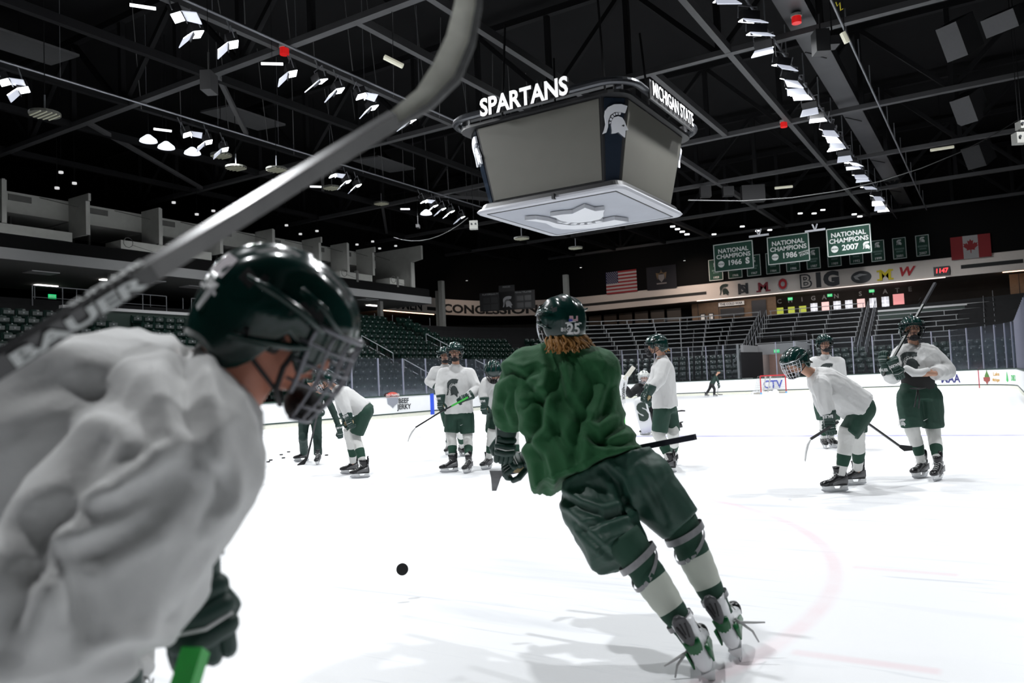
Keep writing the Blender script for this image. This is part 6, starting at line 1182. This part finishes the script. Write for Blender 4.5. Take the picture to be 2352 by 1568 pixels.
# ---- the green skater ----
P = dict(head=D(1291, 736, 4.15), neck=D(1289, 800, 4.16), shL=D(1213, 848, 4.2), shR=D(1372, 852, 4.08), elL=D(1178, 915, 4.25), wrL=D(1164, 978, 4.35), elR=D(1345, 985, 4.35), wrR=D(1235, 1055, 4.42), hip=D(1412, 1118, 3.93), knL=D(1462, 1278, 3.66), knR=D(1570, 1220, 3.84), anL=D(1598, 1478, 3.55), anR=D(1667, 1427, 3.76))
def ghair(root, hm):
    random.seed(4); b = MB()
    for i in range(95):
        a = (random.random()-.5)*2.4; x = .098*math.sin(a); y = -.112*math.cos(a)+random.uniform(-.012, .008); P_ = [V((x, y+.012, -.075+random.uniform(-.02, .01)))]; ph = random.uniform(0, 6)
        for k in range(7): ph += 1.1; P_.append(P_[-1]+V((.010*math.cos(ph)+.009*math.sin(a), -.008+.010*math.sin(ph), -.0125)))
        b.limb(P_, [.005, .007, .007, .0065, .007, .006, .005, .003], 5)
    link('hair', b.mesh('hair', HAIRY, True), root, hm)
hipR = C(.91, .40, -.1)
GCR = [([(1236, 1112), (1300, 1082), (1380, 1048), (1462, 1004)], .005, .006), ([(1262, 806), (1278, 860), (1290, 915), (1333, 962)], .030, .045), ([(1352, 850), (1366, 880), (1350, 925), (1335, 965)], .028, .030), ([(1203, 880), (1222, 905), (1240, 925), (1236, 975), (1205, 1010)], .030, .050), ([(1140, 868), (1170, 852), (1205, 862), (1235, 850)], .022, .035), ([(1205, 935), (1262, 905), (1276, 865)], .022, .025),
    ([(1338, 962), (1322, 1010), (1324, 1062)], .028, .040), ([(1336, 985), (1375, 1012), (1440, 968)], .024, .034), ([(1345, 1002), (1390, 1022), (1466, 1012)], .018, .022), ([(1210, 1010), (1240, 1060), (1248, 1125)], .026, .030), ([(1265, 960), (1290, 1010), (1322, 1062)], .020, .022), ([(1250, 1040), (1262, 1085), (1255, 1120)], .016, .016), ([(1400, 890), (1385, 950), (1352, 985)], .020, .020), ([(1160, 905), (1150, 940), (1165, 975)], .018, .020)]
PCR = [([(1385, 1075), (1420, 1110), (1440, 1165), (1442, 1172)], .022, .035), ([(1290, 1140), (1330, 1165), (1385, 1185), (1440, 1170)], .020, .028), ([(1340, 1215), (1395, 1192), (1440, 1176)], .016, .018), ([(1470, 1080), (1500, 1130), (1530, 1200)], .020, .016), ([(1300, 1180), (1340, 1220), (1405, 1280)], .016, .014)]
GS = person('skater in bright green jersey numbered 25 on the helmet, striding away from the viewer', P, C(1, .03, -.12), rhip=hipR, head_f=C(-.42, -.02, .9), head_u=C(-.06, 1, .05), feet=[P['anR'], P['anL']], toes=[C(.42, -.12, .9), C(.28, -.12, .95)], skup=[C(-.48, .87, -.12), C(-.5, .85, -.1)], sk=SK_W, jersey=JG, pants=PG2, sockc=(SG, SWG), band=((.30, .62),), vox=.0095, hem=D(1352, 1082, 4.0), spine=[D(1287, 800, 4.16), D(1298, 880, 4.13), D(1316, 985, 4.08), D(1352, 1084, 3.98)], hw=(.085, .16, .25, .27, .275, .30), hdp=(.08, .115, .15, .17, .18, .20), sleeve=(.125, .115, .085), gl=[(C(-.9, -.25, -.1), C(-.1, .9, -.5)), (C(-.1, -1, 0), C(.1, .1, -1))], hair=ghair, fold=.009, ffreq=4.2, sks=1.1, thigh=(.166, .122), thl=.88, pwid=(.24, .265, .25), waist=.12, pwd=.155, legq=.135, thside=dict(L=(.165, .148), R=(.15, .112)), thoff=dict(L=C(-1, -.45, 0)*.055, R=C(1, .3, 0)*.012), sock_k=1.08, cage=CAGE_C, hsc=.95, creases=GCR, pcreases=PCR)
t = GS[0]; iv = t.matrix_world.inverted(); TAPE = mat('clear_tape', (.23, .23, .24), .3, noise_amt=.3, nscale=40)
def tapering(kn, an, q, r, tilt, w_=.018):
    d = (an-kn).normalized(); r_, u_, _ = basis(d); c = kn.lerp(an, q); b = MB(); R1 = []
    for k in (-1, 1): R1.append([c+r_*math.cos(a)*r+u_*math.sin(a)*r+d*(tilt*math.cos(a+.6)+k*w_) for a in np.linspace(0, 2*math.pi, 25)[:-1]])
    b.loft(R1, cap=False); o = b.build('sock_tape', TAPE, None, True); o.data.transform(iv); o.parent = t
for s_ in 'LR':
    tapering(P['kn'+s_], P['an'+s_], .02, .104, .015, .016); tapering(P['kn'+s_], P['an'+s_], .14, .094, .06, .010); tapering(P['kn'+s_], P['an'+s_], .74, .070, .01, .012)
for s_, (dx_, dy_) in (('L', (-1, -.55)), ('R', (1, .05))):
    b = MB(); a = P['an'+s_]+C(0, .1, -1)*.03+C(dx_*.8, dy_, 0)*.035
    for k in (0, 1): b.tube([a+UP*.02*k, a+C(dx_, dy_-.25*k, 0)*.04, a+C(dx_, dy_-.5*k, -.1)*.09, a+C(dx_*(1-.3*k), dy_-.6*k, -.1)*.14], [.006, .007, .006, .004], 6)
    o = b.build('loose_laces', mat('lace_grey', (.42, .42, .42), .8), None, True); o.data.transform(iv); o.parent = t
hstick('black hockey stick held across by the green skater, butt end pointing right', [D(1597, 1003, 4.0), D(1155, 1088, 4.62)], r=(.0155, .012), shaftm=mat('stick_navy', (.008, .010, .028), .35), tape=(.30, mat('grip_black', (.008, .008, .02), .8)))
o = thing('stick_blade', D(1143, 1085, 4.5), 'grey stick blade hanging below the gloves of the green skater, seen edge-on', 'stick blade') if False else None
bl = [q for q in COL.objects if q.name.startswith('hockey_stick') and q.get('label', '').startswith('black hockey stick held across')][0]
b = MB(); b.loft([[D(x0, y, z)-bl.location, D(x1, y, z)-bl.location, D(x1, y, z+.02)-bl.location, D(x0, y, z+.02)-bl.location] for x0, x1, y, z in [(1124, 1160, 1080, 4.48), (1128, 1150, 1098, 4.46), (1130, 1140, 1127, 4.42)]]); b.build('blade', mat('blade_worn', (.20, .20, .21), .5, noise_amt=.4, nscale=20), bl)
# ---- the near player at the left ----
P = dict(head=D(640, 742, 1.52), neck=D(498, 905, 1.50), shR=D(398, 1065, 1.27), shL=D(448, 1010, 1.76), elR=D(140, 1400, 1.14), wrR=D(412, 1262, 1.34), elL=D(200, 1400, 1.8), wrL=D(250, 1600, 1.7), hip=D(-480, 1270, 1.5))
P['knR'] = ICE(0, 3000)*0+P['hip']+V((0, 0, 0))+C(.35, -.85, -.1)*.45; P['knL'] = P['hip']+C(.4, -.85, .35)*.45
for k in 'RL': P['an'+k] = V((P['kn'+k].x, P['kn'+k].y, .155))+C(-.2, 0, 0)*.12; P['an'+k].z = .155
def nearhair(root, hm):
    b = MB(); b.ell(V((0, -.035, -.02)), V((.084, 0, 0)), V((0, .09, 0)), V((0, 0, .085))); b.ell(V((0, -.065, -.075)), V((.066, 0, 0)), V((0, .045, 0)), V((0, 0, .05)))
    link('hair', b.mesh('hair', HAIRB, True), root, hm)
NCR = [([(440, 770), (425, 850), (428, 930), (450, 1010)], .020, .030), ([(236, 1030), (150, 1150), (90, 1240), (40, 1360), (5, 1480)], .022, .034), ([(175, 1180), (290, 1165), (390, 1090), (440, 1050)], .016, .020), ([(110, 1275), (220, 1270), (330, 1200), (420, 1110)], .015, .016), ([(330, 1050), (260, 1080), (200, 1120)], .012, .014), ([(520, 1085), (505, 1150), (470, 1200)], .012, .014), ([(60, 1300), (140, 1310), (180, 1370), (200, 1450)], .016, .016), ([(0, 900), (120, 880), (250, 900), (330, 960)], .03, .020), ([(220, 1520), (300, 1500), (370, 1500)], .014, .016), ([(470, 1055), (500, 1095), (520, 1130)], .008, .008)]
NP = person('large blurred player in white jersey leaning in from the left foreground, facing right', P, C(-.12, -.1, -1), rhip=C(-.1, 0, -1), head_f=C(.80, -.46, .30), head_u=C(.46, .87, .0), feet=[P['anR'], P['anL']], toes=[C(1, 0, .2), C(1, 0, .2)], vox=.009, hw=(.09, .17, .22, .24, .24, .24), hdp=(.11, .17, .205, .22, .21, .2), sleeve=(.148, .145, .10), gl=[(C(.22, -1, .05), C(.55, .25, -.85)), (C(.1, -1, 0), C(.5, 0, .8))], hair=nearhair, fold=.016, ffreq=3.2, spine=[D(492, 930, 1.50), D(200, 1050, 1.50), D(-480, 1270, 1.5)], hem=D(-480, 1270, 1.5), cage=CAGE_BIG, skin=SKINR, fvox=.006, neck_r=.075, hsc=1.0, creases=NCR)
hstick('hockey stick with green shaft gripped in the near player glove at the bottom edge', [D(450, 1492, 1.27), D(398, 1660, 1.2)], r=(.018, .014), shaftm=mat('shaft_green', (.01, .38, .04), .35))
# ---- raised stick crossing the upper left ----
t = thing('hockey_stick', D(300, 650, 1.1), 'raised black and silver hockey stick crossing the upper left, white blade curving up', 'hockey stick'); o_ = V(t.location)
a, c = D(-90, 890, 1.02)-o_, D(905, 275, 1.42)-o_; ax = (c-a).normalized(); r_, u_, _ = basis(ax, UP); vn = (EYE-o_-(a+c)/2).normalized(); vn = (vn-ax*vn.dot(ax)).normalized(); wv = ax.cross(vn).normalized()
if wv.dot(UP) < 0: wv = -wv
tw = (vn*math.cos(.55)+wv*-math.sin(.55)).normalized(); sv = ax.cross(tw).normalized(); sv = sv if sv.dot(UP) > 0 else -sv
def plk(p, hw_, ht_): return [p+sv*hw_+tw*ht_, p-sv*hw_+tw*ht_, p-sv*hw_-tw*ht_, p+sv*hw_-tw*ht_]
MB().loft([plk(a, .0155, .0105), plk(c, .0150, .0100)]).build('shaft', mat('stick_gloss', (.012, .012, .014), .25, coat=.5), t)
q0 = a.lerp(c, .36); b = MB(); b.loft([[p-sv*.0145+tw*(h_+.0004), p+sv*.0145+tw*(h_+.0004), p+sv*.0145+tw*(h_+.0009), p-sv*.0145+tw*(h_+.0009)] for p, h_ in ((q0, .0105), (c, .0100))]); b.build('silver_face', mat('stick_silver', (.15, .147, .145), .5, .2, noise_amt=.35, nscale=14), t)
b = MB(); b.text('BAUER', a.lerp(c, .205)+tw*.0112, ax, sv, .030, bold=.035, sx=2.2); b.build('lettering', mat('stick_letter', (.62, .64, .63), .5), t); b = MB(); b.text('SUPREME', a.lerp(c, .28)+sv*.0158+tw*.0, ax, -tw, .016, bold=.03, sx=1.8); b.build('lettering', mat('stick_letter', (.62, .64, .63), .5), t)
Q = [(905, 275, 1.42, 20), (975, 225, 1.44, 27), (1025, 165, 1.45, 36), (1058, 90, 1.45, 34), (1075, 10, 1.44, 31), (1080, -60, 1.43, 28), (1076, -130, 1.42, 22)]; b = MB(); R_ = []; R2 = []
for i, (x, y, z, w_) in enumerate(Q):
    x0, y0 = Q[max(i-1, 0)][:2]; x1, y1 = Q[min(i+1, len(Q)-1)][:2]; d_ = V((x1-x0, y1-y0)).normalized(); nx, ny = -d_.y, d_.x
    p, q = D(x-nx*w_, y-ny*w_, z)-o_, D(x+nx*w_, y+ny*w_, z+.02)-o_; k = FW*.012; R_.append([p, q, q+k, p+k]); p2 = D(x+nx*w_*.55, y+ny*w_*.55, z-.003)-o_; q2 = D(x+nx*w_*1.02, y+ny*w_*1.02, z+.004)-o_; R2.append([p2, q2, q2+k, p2+k])
b.loft(R_); b.build('blade', mat('blade_taped', (.80, .79, .70), .7, noise_amt=.25, nscale=30), t); 
MB().loft(R2).build('blade_edge', mat('edge_worn', (.10, .10, .10), .6, noise_amt=.6, nscale=60), t)
flush(); bpy.context.view_layer.update()
# ---- marks laid on the gear ----
def mark(who, part, px, py, Z, geo, size, m_, X=None, Y=None, sx=1, name='mark', off=.004):
    try: decal(who[part], geo, D(px, py, Z), X or RT, Y or UP, size, m_, name, who[part], off, sx)
    except Exception as e: print('decal', e)
INKJ = mat('jersey_ink', (.035, .045, .045), .8)
mark(A_, 1, 1041, 890, 12.7, EMBF, .30, INKJ, name='chest_emblem', sx=.7); mark(L_, 1, 2083, 828, 9.5, EMBF, .22, INKJ, name='chest_emblem', sx=1); mark(J_, 1, 1898, 850, 13.5, EMBF, .25, INKJ, name='chest_emblem')
mark(L_, 2, 2128, 967, 9.4, TICK, .07, GLW, name='swoosh_mark'); mark(L_, 2, 2072, 970, 9.4, EMBF, .09, GLW, name='helmet_mark'); mark(A_, 2, 1055, 977, 12.6, TICK, .06, GLW, name='swoosh_mark')
mark(GS, 3, 1318, 756, 4.0, text_geo('25', .03, 'CENTER'), .078, GLW, name='helmet_number', sx=.9); mark(GS, 3, 1299, 757, 4.0, text_geo('B1G', .03, 'CENTER'), .026, GLW, name='helmet_letters'); mark(GS, 3, 1318, 731, 4.0, ([(-.5, -.3), (.5, -.3), (.5, .3), (-.5, .3)], [(0, 1, 2, 3)]), .045, mat('flag_decal', (.55, .35, .38), .5), name='flag_mark'); mark(GS, 3, 1311, 735, 4.0, ([(-.5, -.3), (.5, -.3), (.5, .3), (-.5, .3)], [(0, 1, 2, 3)]), .02, mat('flag_decal_blue', (.05, .06, .35), .5), name='flag_canton', off=.006)
pass
for (px, py, sz, gm, mm) in [(535, 612, .055, ([(-.5, -.35), (.5, -.35), (.5, .35), (-.5, .35)], [(0, 1, 2, 3)]), mat('sticker_glare', (.6, .55, .58), .25)), (518, 690, .075, text_geo('7', .04, 'CENTER'), GLW), (508, 668, .075, ([(-.5, -.05), (.5, -.05), (.5, .05), (-.5, .05)], [(0, 1, 2, 3)]), GLW)]: mark(NP, 3, px, py, 1.45, gm, sz, mm, X=C(.75, -.35, -.6), Y=C(.3, .9, -.1), name='helmet_sticker')  # number and flag stickers; the flag's glare is put into its pale colour
mark(GS, 3, 1318, 742, 4.0, ([(-.5, -.04), (.5, -.04), (.5, .04), (0, .12), (-.5, .04)], [(0, 1, 2, 3, 4)]), .085, GLW, name='helmet_line')
